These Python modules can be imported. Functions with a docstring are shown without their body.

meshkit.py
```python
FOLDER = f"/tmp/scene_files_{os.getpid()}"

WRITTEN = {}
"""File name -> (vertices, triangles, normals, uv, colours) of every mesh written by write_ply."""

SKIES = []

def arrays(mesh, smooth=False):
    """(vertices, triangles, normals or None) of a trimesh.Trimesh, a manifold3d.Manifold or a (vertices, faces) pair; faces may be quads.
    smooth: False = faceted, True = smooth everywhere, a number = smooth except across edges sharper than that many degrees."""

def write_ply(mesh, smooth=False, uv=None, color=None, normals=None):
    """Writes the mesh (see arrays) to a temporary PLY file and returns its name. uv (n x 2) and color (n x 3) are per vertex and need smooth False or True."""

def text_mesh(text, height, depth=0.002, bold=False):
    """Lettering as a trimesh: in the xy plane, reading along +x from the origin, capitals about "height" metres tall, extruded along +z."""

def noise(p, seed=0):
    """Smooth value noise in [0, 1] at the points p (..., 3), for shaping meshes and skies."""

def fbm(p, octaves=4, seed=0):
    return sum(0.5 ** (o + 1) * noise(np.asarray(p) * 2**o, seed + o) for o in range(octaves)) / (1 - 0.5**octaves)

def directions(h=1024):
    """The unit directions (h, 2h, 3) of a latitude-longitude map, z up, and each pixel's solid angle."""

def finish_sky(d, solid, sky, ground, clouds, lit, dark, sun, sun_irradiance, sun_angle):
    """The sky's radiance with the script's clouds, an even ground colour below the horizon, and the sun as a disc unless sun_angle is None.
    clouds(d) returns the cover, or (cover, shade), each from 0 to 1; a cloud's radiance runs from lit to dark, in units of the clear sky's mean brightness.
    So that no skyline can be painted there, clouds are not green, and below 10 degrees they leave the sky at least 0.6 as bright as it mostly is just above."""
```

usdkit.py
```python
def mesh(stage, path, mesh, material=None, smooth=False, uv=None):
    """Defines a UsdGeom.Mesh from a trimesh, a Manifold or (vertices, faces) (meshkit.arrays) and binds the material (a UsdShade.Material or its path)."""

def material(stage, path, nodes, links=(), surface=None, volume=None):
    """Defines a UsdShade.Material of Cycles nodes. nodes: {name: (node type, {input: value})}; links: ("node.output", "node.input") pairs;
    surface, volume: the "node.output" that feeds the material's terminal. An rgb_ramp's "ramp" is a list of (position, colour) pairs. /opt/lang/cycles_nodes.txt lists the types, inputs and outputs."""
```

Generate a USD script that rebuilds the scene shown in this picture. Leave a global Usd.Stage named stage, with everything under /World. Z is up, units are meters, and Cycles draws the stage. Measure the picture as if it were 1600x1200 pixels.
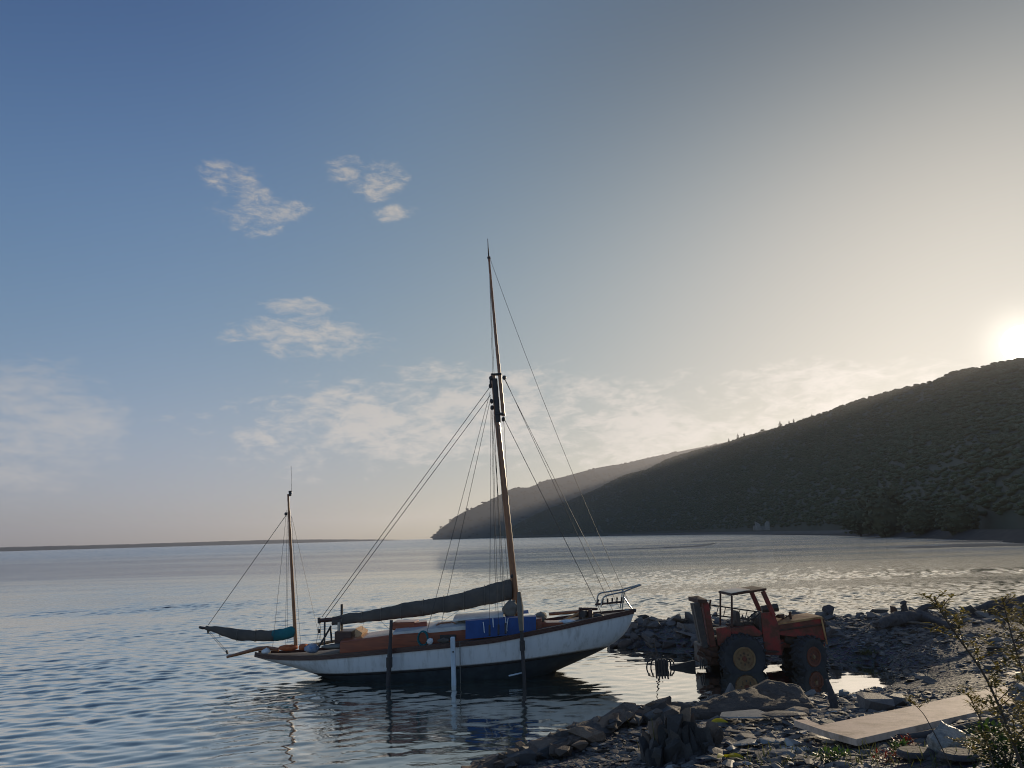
import math, numpy as np, trimesh, usdkit, meshkit
from scipy.interpolate import RBFInterpolator, PchipInterpolator
from scipy.spatial import ConvexHull
from pxr import Usd, UsdGeom, UsdLux, UsdShade, Sdf, Gf, Vt

stage = Usd.Stage.CreateInMemory()
UsdGeom.SetStageUpAxis(stage, 'Z')
UsdGeom.SetStageMetersPerUnit(stage, 1.0)
WORLD = UsdGeom.Xform.Define(stage, '/World')
stage.SetDefaultPrim(WORLD.GetPrim())
UsdGeom.Scope.Define(stage, '/World/Looks')

# ------------------------------------------------------------------ camera
F = 1202.0                       # focal length in pixels of the 1600 x 1200 photograph
CAM = np.array([0.0, 0.0, 3.6])
PITCH, ROLL = math.atan(238 / F), math.atan(0.028)
fwd = np.array([0, math.cos(PITCH), math.sin(PITCH)])
up0 = np.array([0, -math.sin(PITCH), math.cos(PITCH)])
rt0 = np.array([1.0, 0, 0])
RT = rt0 * math.cos(ROLL) - up0 * math.sin(ROLL)
UP = up0 * math.cos(ROLL) + rt0 * math.sin(ROLL)
cam = UsdGeom.Camera.Define(stage, '/World/camera')
M = np.eye(4); M[0, :3] = RT; M[1, :3] = UP; M[2, :3] = -fwd; M[3, :3] = CAM
cam.AddTransformOp().Set(Gf.Matrix4d(M.tolist()))
cam.CreateHorizontalApertureAttr(36.0)
cam.CreateVerticalApertureAttr(27.0)
cam.CreateFocalLengthAttr(36.0 * F / 1600)
cam.CreateClippingRangeAttr((0.1, 60000.0))
EXPOSURE = 0.0
cam.CreateExposureAttr(EXPOSURE)


def ray(px, py):
    """Direction through a pixel of the photograph, one metre deep along the optical axis."""
    return fwd + RT * ((px - 800) / F) + UP * ((600 - py) / F)


def at_z(px, py, z):
    d = ray(px, py); return CAM + d * ((z - CAM[2]) / d[2])


def at_y(px, py, y):
    d = ray(px, py); return CAM + d * ((y - CAM[1]) / d[1])


# ------------------------------------------------------------------ sky and sun
SUN = ray(1598, 538); SUN /= np.linalg.norm(SUN)
SUN_EL, SUN_ROT = math.asin(SUN[2]), math.atan2(SUN[0], SUN[1])
SKY = 0.1
_n, _l, _c = {}, [], [0]


def node(kind, _ins=None, **kw):
    """Adds a node to the sky's graph; values that are strings with a dot are links."""
    _c[0] += 1
    name = f'n{_c[0]}'
    vals = {}
    for k, v in {**(_ins or {}), **kw}.items():
        if isinstance(v, str) and '.' in v:
            _l.append((v, f'{name}.{k}'))
        else:
            vals[k] = v
    _n[name] = (kind, vals)
    return name


def mth(op, a, b=0.0, c=0.0, clamp=False):
    return node('math', math_type=op, value1=a, value2=b, value3=c, use_clamp=clamp) + '.value'


def smooth(v, a, b):
    return node('map_range', range_type='smoothstep', value=v, from_min=a, from_max=b, to_min=0.0, to_max=1.0, clamp=True) + '.result'


def make_sky():
    D = node('geometry') + '.position'
    dn = node('vector_math', math_type='normalize', vector1=D) + '.vector'
    sky = node('sky_texture', sky_type='single_scattering', sun_disc=False, sun_elevation=SUN_EL, sun_rotation=SUN_ROT,
               altitude=0.0, air_density=1.0, aerosol_density=SKY_DUST, ozone_density=1.5) + '.color'
    return D, dn, sky


SKY_DUST = 0.8
D_, DN, SKYC = make_sky()


def dot(v):
    return node('vector_math', math_type='dot_product', vector1=DN, vector2=tuple(float(x) for x in v)) + '.value'


def blob(px, py, rx, ry, tilt=0.0, soft=0.15):
    """How far a direction is inside an oval patch of the sky (0 to 1)."""
    c = ray(px, py); c /= np.linalg.norm(c)
    r = np.cross(c, [0, 0, 1.0]); r /= np.linalg.norm(r); u = np.cross(r, c)
    t = math.radians(tilt); r, u = r * math.cos(t) + u * math.sin(t), u * math.cos(t) - r * math.sin(t)
    k = F / np.linalg.norm([F, px - 800, py - 600])
    a, b = dot(r * F / rx / k * k), dot(u * F / ry)
    s = mth('add', mth('multiply', a, a), mth('multiply', b, b))
    front = mth('greater_than', dot(c), 0.3)
    return mth('multiply', smooth(s, 1.0, soft), front)


def total(items, op='maximum'):
    r = items[0]
    for i in items[1:]:
        r = mth(op, r, i)
    return r


# cloud texture: the direction flattened, so that cloud streaks lie along the horizon
sep = node('separate_xyz', vector=DN)
az = node('math', math_type='arctan2', value1=sep + '.x', value2=sep + '.y') + '.value'
cvec = node('combine_xyz', x=mth('multiply', az, 1.0), y=mth('multiply', sep + '.z', 2.6), z=0.0) + '.vector'
crot = node('vector_rotate', rotation_type='z_axis', vector=cvec, angle=0.0) + '.vector'
big = node('noise_texture', vector=cvec, scale=9.0, detail=9.0, roughness=0.62, distortion=0.35) + '.fac'
fine = node('noise_texture', vector=cvec, scale=34.0, detail=8.0, roughness=0.62, distortion=0.5) + '.fac'
vfine = node('noise_texture', vector=cvec, scale=85.0, detail=6.0, roughness=0.7, distortion=1.2) + '.fac'
puff_noise = mth('multiply_add', big, 0.34, mth('multiply_add', fine, 0.5, mth('multiply', vfine, 0.16)))


def edge(mask, noise, lo, hi, k):
    """Cloud cover whose ragged edge comes from the noise, thinning out towards the rim of the patch."""
    return mth('multiply', smooth(mth('add', noise, mth('multiply_add', mask, k, -k)), lo, hi), smooth(mask, 0.0, 0.12))


puffs = total([blob(362, 282, 66, 44, -15, 0), blob(388, 322, 84, 44, 8, 0), blob(405, 352, 60, 24, 10, 0), blob(455, 328, 44, 22, 10, 0), blob(540, 264, 50, 36, -5, 0), blob(594, 283, 60, 42, 12, 0), blob(615, 335, 52, 20, 8, 0)])
puff = edge(puffs, puff_noise, 0.4, 0.66, 0.2)
wisps = total([blob(490, 530, 150, 48, -3, 0), blob(410, 518, 100, 24, 12, 0), blob(465, 478, 80, 22, 0, 0), blob(660, 582, 80, 18, 0, 0)])
wisp = edge(wisps, puff_noise, 0.38, 0.66, 0.2)
bank_noise = mth('multiply_add', big, 0.6, mth('multiply', fine, 0.4))
bank = edge(total([blob(700, 650, 480, 105, 3, 0), blob(1150, 655, 480, 85, 5, 0)]), bank_noise, 0.39, 0.58, 0.16)
veil = mth('multiply', edge(blob(0, 665, 170, 120, 0, 0), bank_noise, 0.3, 0.62, 0.2), 0.5)
cover = total([mth('multiply', puff, 0.95), mth('multiply', wisp, 0.85), mth('multiply', bank, 0.75), veil])

# tone: the air of a hazy evening greys the blue and lifts the side away from the sun
cs = dot(SUN)
glow1 = mth('power', mth('maximum', cs, 0.0), 2200.0)
glow2 = mth('power', mth('maximum', cs, 0.0), 110.0)
disc = smooth(cs, math.cos(math.radians(1.25)), math.cos(math.radians(0.55)))


def mixc(kind, fac, a, b):
    return node('mix_color', blend_type=kind, fac=fac, a=a, b=b, use_clamp=False, use_clamp_result=False) + '.result'


def scaled(col, f):
    return node('vector_math', math_type='scale', vector1=col, scale=f) + '.vector'


toned = node('hsv', hue=0.5, saturation=1.22, value=1.0, fac=1.0, color=node('gamma', color=SKYC, gamma=0.72) + '.color') + '.color'
warm = mixc('mix', smooth(cs, 0.45, 0.98), (0.95, 1.02, 1.38), (0.88, 0.92, 0.88))
deep = mth('multiply_add', mth('multiply', smooth(sep + '.z', 0.3, 0.7), smooth(cs, 0.7, 0.98)), -0.55, 1.0)
deep = mth('multiply', deep, mth('multiply_add', mth('multiply', smooth(sep + '.z', 0.36, 0.62), mth('subtract', 1.0, smooth(cs, 0.48, 0.78))), -0.16, 1.0))
skyc = scaled(node('vector_math', math_type='multiply', vector1=toned, vector2=warm) + '.vector', mth('multiply', deep, node('map_range', value=sep + '.z', from_min=0.28, from_max=0.62, to_min=1.1, to_max=0.97, clamp=True) + '.result'))
lav = mth('multiply', mth('subtract', 1.0, smooth(sep + '.z', 0.02, 0.3)), mth('subtract', 1.0, smooth(cs, 0.5, 0.92)))
skyc = mixc('multiply', lav, skyc, (1.12, 1.08, 1.27))


def soften(ch):
    """The air scatters the brightness of the sunny side evenly: a soft shoulder towards the sun."""
    p = mth('power', mth('maximum', ch, 0.0), 1.5)
    return mth('divide', mth('multiply', p, 1.44), mth('multiply_add', p, 0.215, 1.0))


sc = node('separate_color', color=skyc)
skyc = node('combine_color', r=soften(sc + '.r'), g=soften(sc + '.g'), b=soften(sc + '.b')) + '.color'
lum = node('rgb_to_bw', color=skyc) + '.val'
cloudc = scaled(node('combine_color', r=1.0, g=0.93, b=0.86) + '.color', mth('multiply_add', lum, 0.85, 3.1))
withcloud = mixc('mix', cover, skyc, cloudc)
glowc = node('vector_math', math_type='add',
             vector1=scaled(node('combine_color', r=1.0, g=0.92, b=0.78) + '.color', mth('multiply', glow1, 6.0)),
             vector2=scaled(node('combine_color', r=1.0, g=0.9, b=0.72) + '.color', mth('multiply', glow2, 0.12))) + '.vector'
glowc = node('vector_math', math_type='add', vector1=glowc, vector2=scaled(node('combine_color', r=1.0, g=0.9, b=0.7) + '.color', mth('multiply', disc, 60.0))) + '.vector'
final = node('vector_math', math_type='add', vector1=withcloud, vector2=glowc) + '.vector'
bg = node('background_shader', color=final, strength=SKY)
sky_mat = usdkit.material(stage, '/World/Looks/sky', _n, _l, surface=bg + '.background')
dome = UsdLux.DomeLight.Define(stage, '/World/sky')
UsdShade.MaterialBindingAPI.Apply(dome.GetPrim()).Bind(sky_mat)
dome.GetPrim().SetCustomDataByKey('kind', 'structure')
sun = UsdLux.DistantLight.Define(stage, '/World/sun')
sun.CreateNormalizeAttr(True); sun.CreateIntensityAttr(1.0); sun.CreateAngleAttr(0.5); sun.CreateColorAttr((1.0, 0.82, 0.58))
z = SUN; x = np.cross([0, 0, 1.0], z); x /= np.linalg.norm(x); y = np.cross(z, x)
S = np.eye(4); S[0, :3], S[1, :3], S[2, :3] = x, y, z
sun.AddTransformOp().Set(Gf.Matrix4d(S.tolist()))

# ------------------------------------------------------------------ helpers
BASE, COUNT = {}, {}


def fresh(path):
    """The path itself, or with _001, _002 ... if it is taken."""
    n = COUNT.get(path, 0); COUNT[path] = n + 1
    return path if n == 0 else f'{path}_{n:03d}'


def mark(prim, label=None, cat=None, group=None, kind=None):
    for k, v in (('label', label), ('category', cat), ('group', group), ('kind', kind)):
        if v:
            prim.SetCustomDataByKey(k, v)


def thing(name, label, cat, base, group=None, kind=None):
    path = fresh('/World/' + name)
    x = UsdGeom.Xform.Define(stage, path)
    base = np.array(base, float); x.AddTranslateOp().Set(Gf.Vec3d(*base))
    BASE[path] = base
    mark(x.GetPrim(), label, cat, group, kind)
    return path


def arrays(m):
    if isinstance(m, (list, tuple)) and len(m) and isinstance(m[0], trimesh.Trimesh):
        m = trimesh.util.concatenate(m)
    return m


def part(parent, name, m, mat, smooth=35, label=None, kind=None):
    """A mesh given in world coordinates as a child of a thing or of a part."""
    m = arrays(m); base = BASE[parent]
    path = fresh(parent + '/' + name)
    BASE[path] = base
    if isinstance(m, trimesh.Trimesh):
        m = m.copy(); m.apply_translation(-base)
    else:
        m = (np.asarray(m[0]) - base, m[1])
    p = usdkit.mesh(stage, path, m, mat, smooth)
    mark(p.GetPrim(), label, None, None, kind)
    return path


def solo(name, m, mat, label=None, cat=None, group=None, kind=None, smooth=35):
    m = arrays(m); path = fresh('/World/' + name); BASE[path] = np.zeros(3)
    p = usdkit.mesh(stage, path, m, mat, smooth)
    mark(p.GetPrim(), label, cat, group, kind)
    return path


def mat(name, nodes, links=(), surface='p.BSDF', volume=None):
    return usdkit.material(stage, '/World/Looks/' + name, nodes, links, surface=surface, volume=volume)


def simple(name, color, rough=0.5, var=0.25, scale=6.0, metal=0.0, spec=0.5, bump=0.0, bscale=40.0, color2=None, lo=0.35, hi=0.65, stretch=(1, 1, 1), coat=0.0):
    """Colour broken up by noise between the colour and color2, with optional fine relief."""
    c2 = tuple(np.array(color) * (1 - var)) if color2 is None else color2
    nodes = {'g': ('geometry', {}), 'mp': ('mapping', {'scale': stretch}), 'n': ('noise_texture', {'scale': scale, 'detail': 6.0, 'roughness': 0.65}),
             'r': ('rgb_ramp', {'ramp': [(lo, color), (hi, c2)]}), 'p': ('principled_bsdf', {'roughness': rough, 'metallic': metal, 'specular_ior_level': spec, 'coat_weight': coat})}
    links = [('g.position', 'mp.vector'), ('mp.vector', 'n.vector'), ('n.fac', 'r.fac'), ('r.color', 'p.base_color')]
    if bump:
        nodes['b'] = ('noise_texture', {'scale': bscale, 'detail': 5.0, 'roughness': 0.6})
        nodes['bm'] = ('bump', {'strength': bump, 'distance': 0.02})
        links += [('mp.vector', 'b.vector'), ('b.fac', 'bm.height'), ('bm.normal', 'p.normal')]
    return mat(name, nodes, links)


def frame(t):
    t = t / (np.linalg.norm(t) + 1e-12)
    a = np.cross(t, [0, 0, 1.0] if abs(t[2]) < 0.95 else [1.0, 0, 0]); a /= np.linalg.norm(a)
    return a, np.cross(a, t) * 1.0


def loft(rings, cap=True, closed=True):
    """Rings of the same number of points joined into a surface."""
    R = np.array(rings, float); n, k = R.shape[:2]
    f = []
    kk = k if closed else k - 1
    for i in range(n - 1):
        for j in range(kk):
            a, b, c, d = i * k + j, i * k + (j + 1) % k, (i + 1) * k + (j + 1) % k, (i + 1) * k + j
            f += [[a, b, c], [a, c, d]]
    v = R.reshape(-1, 3)
    if cap and closed:
        c0, c1 = len(v), len(v) + 1
        v = np.vstack([v, R[0].mean(0), R[-1].mean(0)])
        for j in range(k):
            f += [[c0, (j + 1) % k, j], [c1, (n - 1) * k + j, (n - 1) * k + (j + 1) % k]]
    m = trimesh.Trimesh(v, np.array(f), process=False)
    if cap and closed and m.volume < 0:
        m.invert()
    return m


def tube(pts, r, sides=8):
    """A round bar along points with a radius (or one radius per point)."""
    p = np.array(pts, float); r = np.broadcast_to(np.array(r, float), (len(p),))
    t = np.gradient(p, axis=0); t /= np.linalg.norm(t, axis=1, keepdims=True) + 1e-12
    a, b = frame(t[0]); rings = []
    ang = np.arange(sides) * 2 * np.pi / sides
    for i in range(len(p)):
        a = a - t[i] * np.dot(a, t[i]); a /= np.linalg.norm(a); b = np.cross(t[i], a)
        rings.append(p[i] + r[i] * (np.cos(ang)[:, None] * a + np.sin(ang)[:, None] * b))
    return loft(rings)


def rope(p, q, r=0.008, sag=0.0, n=9, sides=5):
    p, q = np.array(p, float), np.array(q, float)
    s = np.linspace(0, 1, n)[:, None]
    pts = p + (q - p) * s; pts[:, 2] -= (4 * s * (1 - s))[:, 0] * sag
    return tube(pts, r, sides)


def hull(points):
    h = ConvexHull(np.asarray(points, float))
    m = trimesh.Trimesh(h.points, h.simplices, process=False)
    m.remove_unreferenced_vertices(); m.fix_normals()
    return m


def cbox(size, c=(0, 0, 0), bevel=0.01, R=None):
    """A box with chamfered edges; R: columns are its axes."""
    s = np.array(size, float) / 2; b = min(bevel, s.min() * 0.6)
    pts = []
    for k in range(3):
        for sx in (-1, 1):
            for sy in (-1, 1):
                for sz in (-1, 1):
                    q = np.array([sx, sy, sz]) * (s - b); q[k] = np.sign(q[k]) * s[k]; pts.append(q)
    pts = np.array(pts)
    if R is not None:
        pts = pts @ np.array(R).T
    return hull(pts + np.array(c, float))


def beam(p, q, w, h, up=(0, 0, 1), bevel=0.01):
    """A chamfered bar from p to q, w wide and h high."""
    p, q = np.array(p, float), np.array(q, float); t = q - p; L = np.linalg.norm(t); t /= L
    s = np.cross(t, up); s /= np.linalg.norm(s); u = np.cross(s, t)
    return cbox((L, w, h), (p + q) / 2, bevel, np.stack([t, s, u], 1))


def slab(poly, axis, thick, bevel=0.006):
    """A flat plate: a convex outline of points pushed along axis by thick, edges chamfered."""
    P = np.array(poly, float); n = np.array(axis, float); n /= np.linalg.norm(n); c = P.mean(0)
    inner = c + (P - c) * (1 - bevel / max(1e-6, np.linalg.norm(P - c, axis=1).mean()))
    return hull(np.vstack([inner, P + n * bevel, P + n * (thick - bevel), inner + n * thick]))


def extrude(poly, axis, thick):
    """As slab, for any outline (points in order in one plane)."""
    from shapely.geometry import Polygon
    P = np.array(poly, float); n = np.array(axis, float); n /= np.linalg.norm(n)
    o = P[0]; a = P[1] - P[0]; a -= n * np.dot(a, n); a /= np.linalg.norm(a); b = np.cross(n, a)
    uv = np.stack([(P - o) @ a, (P - o) @ b], 1)
    m = trimesh.creation.extrude_polygon(Polygon(uv).buffer(0), thick, engine='earcut')
    T = np.eye(4); T[:3, 0], T[:3, 1], T[:3, 2], T[:3, 3] = a, b, n, o
    m.apply_transform(T); m.fix_normals()
    return m


def rock(seed, size, c=(0, 0, 0), yaw=0.0, n=14, tilt=(0, 0)):
    """An angular stone: the hull of points strewn over an ellipsoid."""
    g = np.random.default_rng(seed)
    p = g.normal(size=(n, 3)); p /= np.linalg.norm(p, axis=1, keepdims=True)
    p *= g.uniform(0.8, 1.0, (n, 1)); p = np.sign(p) * np.abs(p) ** 0.75
    p *= np.array(size) / 2
    R = trimesh.transformations.euler_matrix(tilt[0], tilt[1], yaw)[:3, :3]
    return hull(p @ R.T + np.array(c, float))


def lumpy(m, amp, scale, seed=0):
    v = np.array(m.vertices); n = np.array(m.vertex_normals)
    d = meshkit.fbm(v * scale + 50.0, 4, seed) - 0.5
    m = m.copy(); m.vertices = v + n * (d * 2 * amp)[:, None]
    return m


def grid_mesh(xs, ys, zf):
    X, Y = np.meshgrid(xs, ys)
    v = np.stack([X, Y, zf(X, Y)], -1).reshape(-1, 3)
    nx, ny = len(xs), len(ys)
    i, j = np.meshgrid(np.arange(ny - 1), np.arange(nx - 1), indexing='ij')
    a = i * nx + j
    q = np.stack([a, a + 1, a + nx + 1, a + nx], -1).reshape(-1, 4)
    return v, q


# ------------------------------------------------------------------ land
land_px = [  # pixel x, pixel y, height of the ground there
    (560, 1290, 0), (690, 1215, 0), (770, 1188, 0), (850, 1166, 0), (930, 1140, 0), (1000, 1118, 0), (1060, 1104, 0), (1110, 1094, 0), (1180, 1088, 0), (1250, 1085, 0), (1305, 1093, 0),
    (1360, 1079, 0), (1400, 1053, 0), (1350, 1043, 0), (1310, 1042, 0), (1285, 1040, 0), (1200, 1031, 0), (1100, 1022, 0), (1030, 1017, 0), (965, 1011, 0), (944, 1000, 0),
    (985, 972, 0.55), (1030, 968, 0.62), (1080, 968, 0.62), (1150, 968, 0.62), (1230, 966, 0.65), (1300, 966, 0.74), (1370, 964, 0.78), (1430, 963, 0.8), (1500, 958, 0.82), (1600, 951, 0.86), (1700, 944, .9), (1850, 938, .9),
    (1340, 1005, 0.4), (1420, 1020, 0.4), (1450, 1000, 0.55), (1550, 1000, 0.65), (1500, 1060, 0.4), (1600, 1050, 0.65), (1700, 1040, 0.8), (1850, 1020, 0.9),
    (1400, 1085, 0.3), (1330, 1105, 0.22), (1200, 1130, 0.4), (1400, 1130, 0.6), (1550, 1100, 0.75), (1300, 1160, 0.62), (1100, 1165, 0.45), (1000, 1165, 0.25), (900, 1195, 0.15), (1300, 1215, 0.9), (1150, 1215, 0.7), (1000, 1225, 0.5),
    (1450, 1200, 1.0), (1600, 1180, 1.2), (1600, 1215, 1.3), (1750, 1150, 1.3), (1000, 1050, -0.35), (1080, 1080, -0.3), (1180, 1062, -0.45), (1270, 1062, -0.35), (1340, 1060, -0.3), (1374, 1053, -0.16), (1312, 1076, -0.25), (1330, 1082, -0.2), (1364, 1066, -0.18), (1384, 1056, -0.1), (930, 1060, -0.6), (900, 1120, -0.5), (800, 1150, -0.4), (700, 1180, -0.3)]
pts = [at_z(a, b, c) for a, b, c in land_px]
pts += [np.array(p, float) for p in [(0, 0, 2.0), (-4, 2, 1.7), (4, 2, 2.0), (8, 3, 2.0), (14, 6, 2.0), (2, 5, 1.5), (5, 5, 1.7), (-3, 6, 0.9), (-9, 4, 0.6), (12, 11, 1.6), (18, 14, 1.5), (24, 20, 1.4), (32, 26, 1.3),
                                     (-12, 10, -0.7), (-6, 12, -0.5), (-12, 20, -2), (-4, 18, -1.6), (0, 22, -1.2), (-6, 30, -2.5), (2, 28, -1.0), (4, 31, -1.2), (10, 32, -0.8), (18, 33, -0.6), (26, 36, -0.4), (34, 40, -0.2), (6, 40, -3), (-14, 40, -3), (20, 42, -2), (34, 48, -1.5), (0, -6, 2.1), (-12, -6, 1.5), (14, -6, 2.2), (30, -6, 2.2), (34, 8, 2.0)]]
pts = np.array(pts)
_rbf = RBFInterpolator(pts[:, :2], pts[:, 2], kernel='linear', smoothing=0.02, neighbors=24)


def ground(x, y):
    s = np.shape(x); q = np.stack([np.ravel(x), np.ravel(y)], 1)
    z = _rbf(q)
    p3 = np.stack([q[:, 0], q[:, 1], np.zeros(len(q))], 1)
    z = z + (meshkit.fbm(p3 * 0.9 + 100, 4, 3) - 0.5) * 0.16 + (meshkit.fbm(p3 * 5.0 + 100, 3, 8) - 0.5) * 0.05
    return z.reshape(s)


LX, LY = np.arange(-14, 34.01, 0.16), np.arange(-6, 46.01, 0.16)
land_v, land_q = grid_mesh(LX, LY, ground)
LAND = land_v[:, 2].reshape(len(LY), len(LX))


def gz(x, y):
    """Height of the beach (bilinear, from its mesh)."""
    u, v = (np.asarray(x, float) - LX[0]) / 0.16, (np.asarray(y, float) - LY[0]) / 0.16
    i, j = np.clip(np.floor(u).astype(int), 0, len(LX) - 2), np.clip(np.floor(v).astype(int), 0, len(LY) - 2)
    fu, fv = u - i, v - j
    return LAND[j, i] * (1 - fu) * (1 - fv) + LAND[j, i + 1] * fu * (1 - fv) + LAND[j + 1, i] * (1 - fu) * fv + LAND[j + 1, i + 1] * fu * fv


def on_ground(px, py, lift=0.0):
    """Where the ray through a pixel meets the beach."""
    d = ray(px, py); t = np.arange(3.0, 60, 0.03)
    P = CAM + t[:, None] * d
    k = np.argmax(P[:, 2] < np.maximum(gz(P[:, 0], P[:, 1]), 0.0) + lift)
    return P[k]


def slate_mat(name, a, b, rough=0.68, bump=0.5, varied=True):
    """Slate: tone differs from stone to stone; wet and darker just above the water."""
    nodes = {'g': ('geometry', {}), 'oi': ('object_info', {}), 'n': ('noise_texture', {'scale': 5.0, 'detail': 7.0, 'roughness': 0.7}), 'add': ('math', {'math_type': 'multiply_add', 'value2': 0.55}),
             'mx': ('math', {'math_type': 'multiply', 'value2': 0.45}), 'sp': ('separate_xyz', {}), 'wn': ('noise_texture', {'scale': 1.5}), 'wz': ('math', {'math_type': 'multiply_add', 'value2': -0.2}),
             'wet': ('map_range', {'from_min': -0.06, 'from_max': 0.05, 'to_min': 1.0, 'to_max': 0.0, 'clamp': True}), 'dark': ('mix_color', {'b': (0.016, 0.016, 0.015)}), 'wf': ('math', {'math_type': 'multiply', 'value2': 0.7}),
             'wr': ('map_range', {'from_min': 0.0, 'from_max': 1.0, 'to_min': rough, 'to_max': 0.3, 'clamp': True}),
             'r': ('rgb_ramp', {'ramp': [(0.25, a), (0.6, b), (0.85, tuple(np.array(b) * 1.5 + np.array([0.02, 0.012, 0.0])))]}), 'p': ('principled_bsdf', {}),
             'b': ('noise_texture', {'scale': 30.0, 'detail': 5.0, 'roughness': 0.7}), 'bm': ('bump', {'strength': bump, 'distance': 0.02})}
    links = [('g.position', 'n.vector'), ('oi.random' if varied else 'g.random_per_island', 'mx.value1'), ('n.fac', 'add.value1'), ('mx.value', 'add.value3'), ('add.value', 'r.fac'), ('r.color', 'dark.a'), ('g.position', 'sp.vector'), ('g.position', 'wn.vector'), ('wn.fac', 'wz.value1'), ('sp.z', 'wz.value3'), ('wz.value', 'wet.value'), ('wet.result', 'wf.value1'), ('wf.value', 'dark.fac'), ('dark.result', 'p.base_color'),
             ('wet.result', 'wr.value'), ('wr.result', 'p.roughness'), ('g.position', 'b.vector'), ('b.fac', 'bm.height'), ('bm.normal', 'p.normal')]
    return mat(name, nodes, links)


M_slate = slate_mat('slate', (0.038, 0.033, 0.031), (0.094, 0.08, 0.07))
M_slate_warm = slate_mat('slate_warm', (0.055, 0.043, 0.038), (0.12, 0.1, 0.088))
M_slate_pale = slate_mat('slate_pale', (0.1, 0.1, 0.097), (0.2, 0.195, 0.18), 0.6)
M_ground = mat('shingle_bed', {'g': ('geometry', {}), 'v': ('voronoi_texture', {'scale': 14.0}), 'n': ('noise_texture', {'scale': 0.7, 'detail': 5.0}), 'r': ('rgb_ramp', {'ramp': [(0.3, (0.035, 0.037, 0.045)), (0.6, (0.06, 0.058, 0.06)), (0.75, (0.1, 0.085, 0.07))]}),
                               'mx': ('mix_color', {'blend_type': 'multiply', 'fac': 0.6}), 'p': ('principled_bsdf', {'roughness': 0.7}), 'bm': ('bump', {'strength': 0.9, 'distance': 0.05})},
               [('g.position', 'v.vector'), ('g.position', 'n.vector'), ('n.fac', 'r.fac'), ('r.color', 'mx.a'), ('v.color', 'mx.b'), ('mx.result', 'p.base_color'), ('v.distance', 'bm.height'), ('bm.normal', 'p.normal')])
beach = thing('beach', None, None, (0, 0, 0), kind='structure')
part(beach, 'shingle_bed', (land_v, land_q), M_ground, True, kind='structure')

# ------------------------------------------------------------------ sea
def water_line(points):
    """Where a streak seen in the photograph lies on the water: its y for an x."""
    p = np.array([at_z(px, py, 0.0) for px, py in points]); f = PchipInterpolator(p[:, 0], p[:, 1])
    return lambda x: f(np.clip(x, p[0, 0], p[-1, 0])) + np.where(x < p[0, 0], (x - p[0, 0]) * -.1, 0)


slick_a = water_line([(-60, 938), (0, 935), (164, 920), (328, 908), (656, 888), (900, 876)])
slick_b = water_line([(0, 903), (246, 888), (410, 877), (656, 864)])
slick_c = water_line([(300, 965), (492, 946), (700, 940), (1000, 925), (1500, 905)])
rough_a = water_line([(-60, 967), (0, 964), (250, 950), (410, 939), (492, 933), (760, 922), (1000, 910)])


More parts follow.
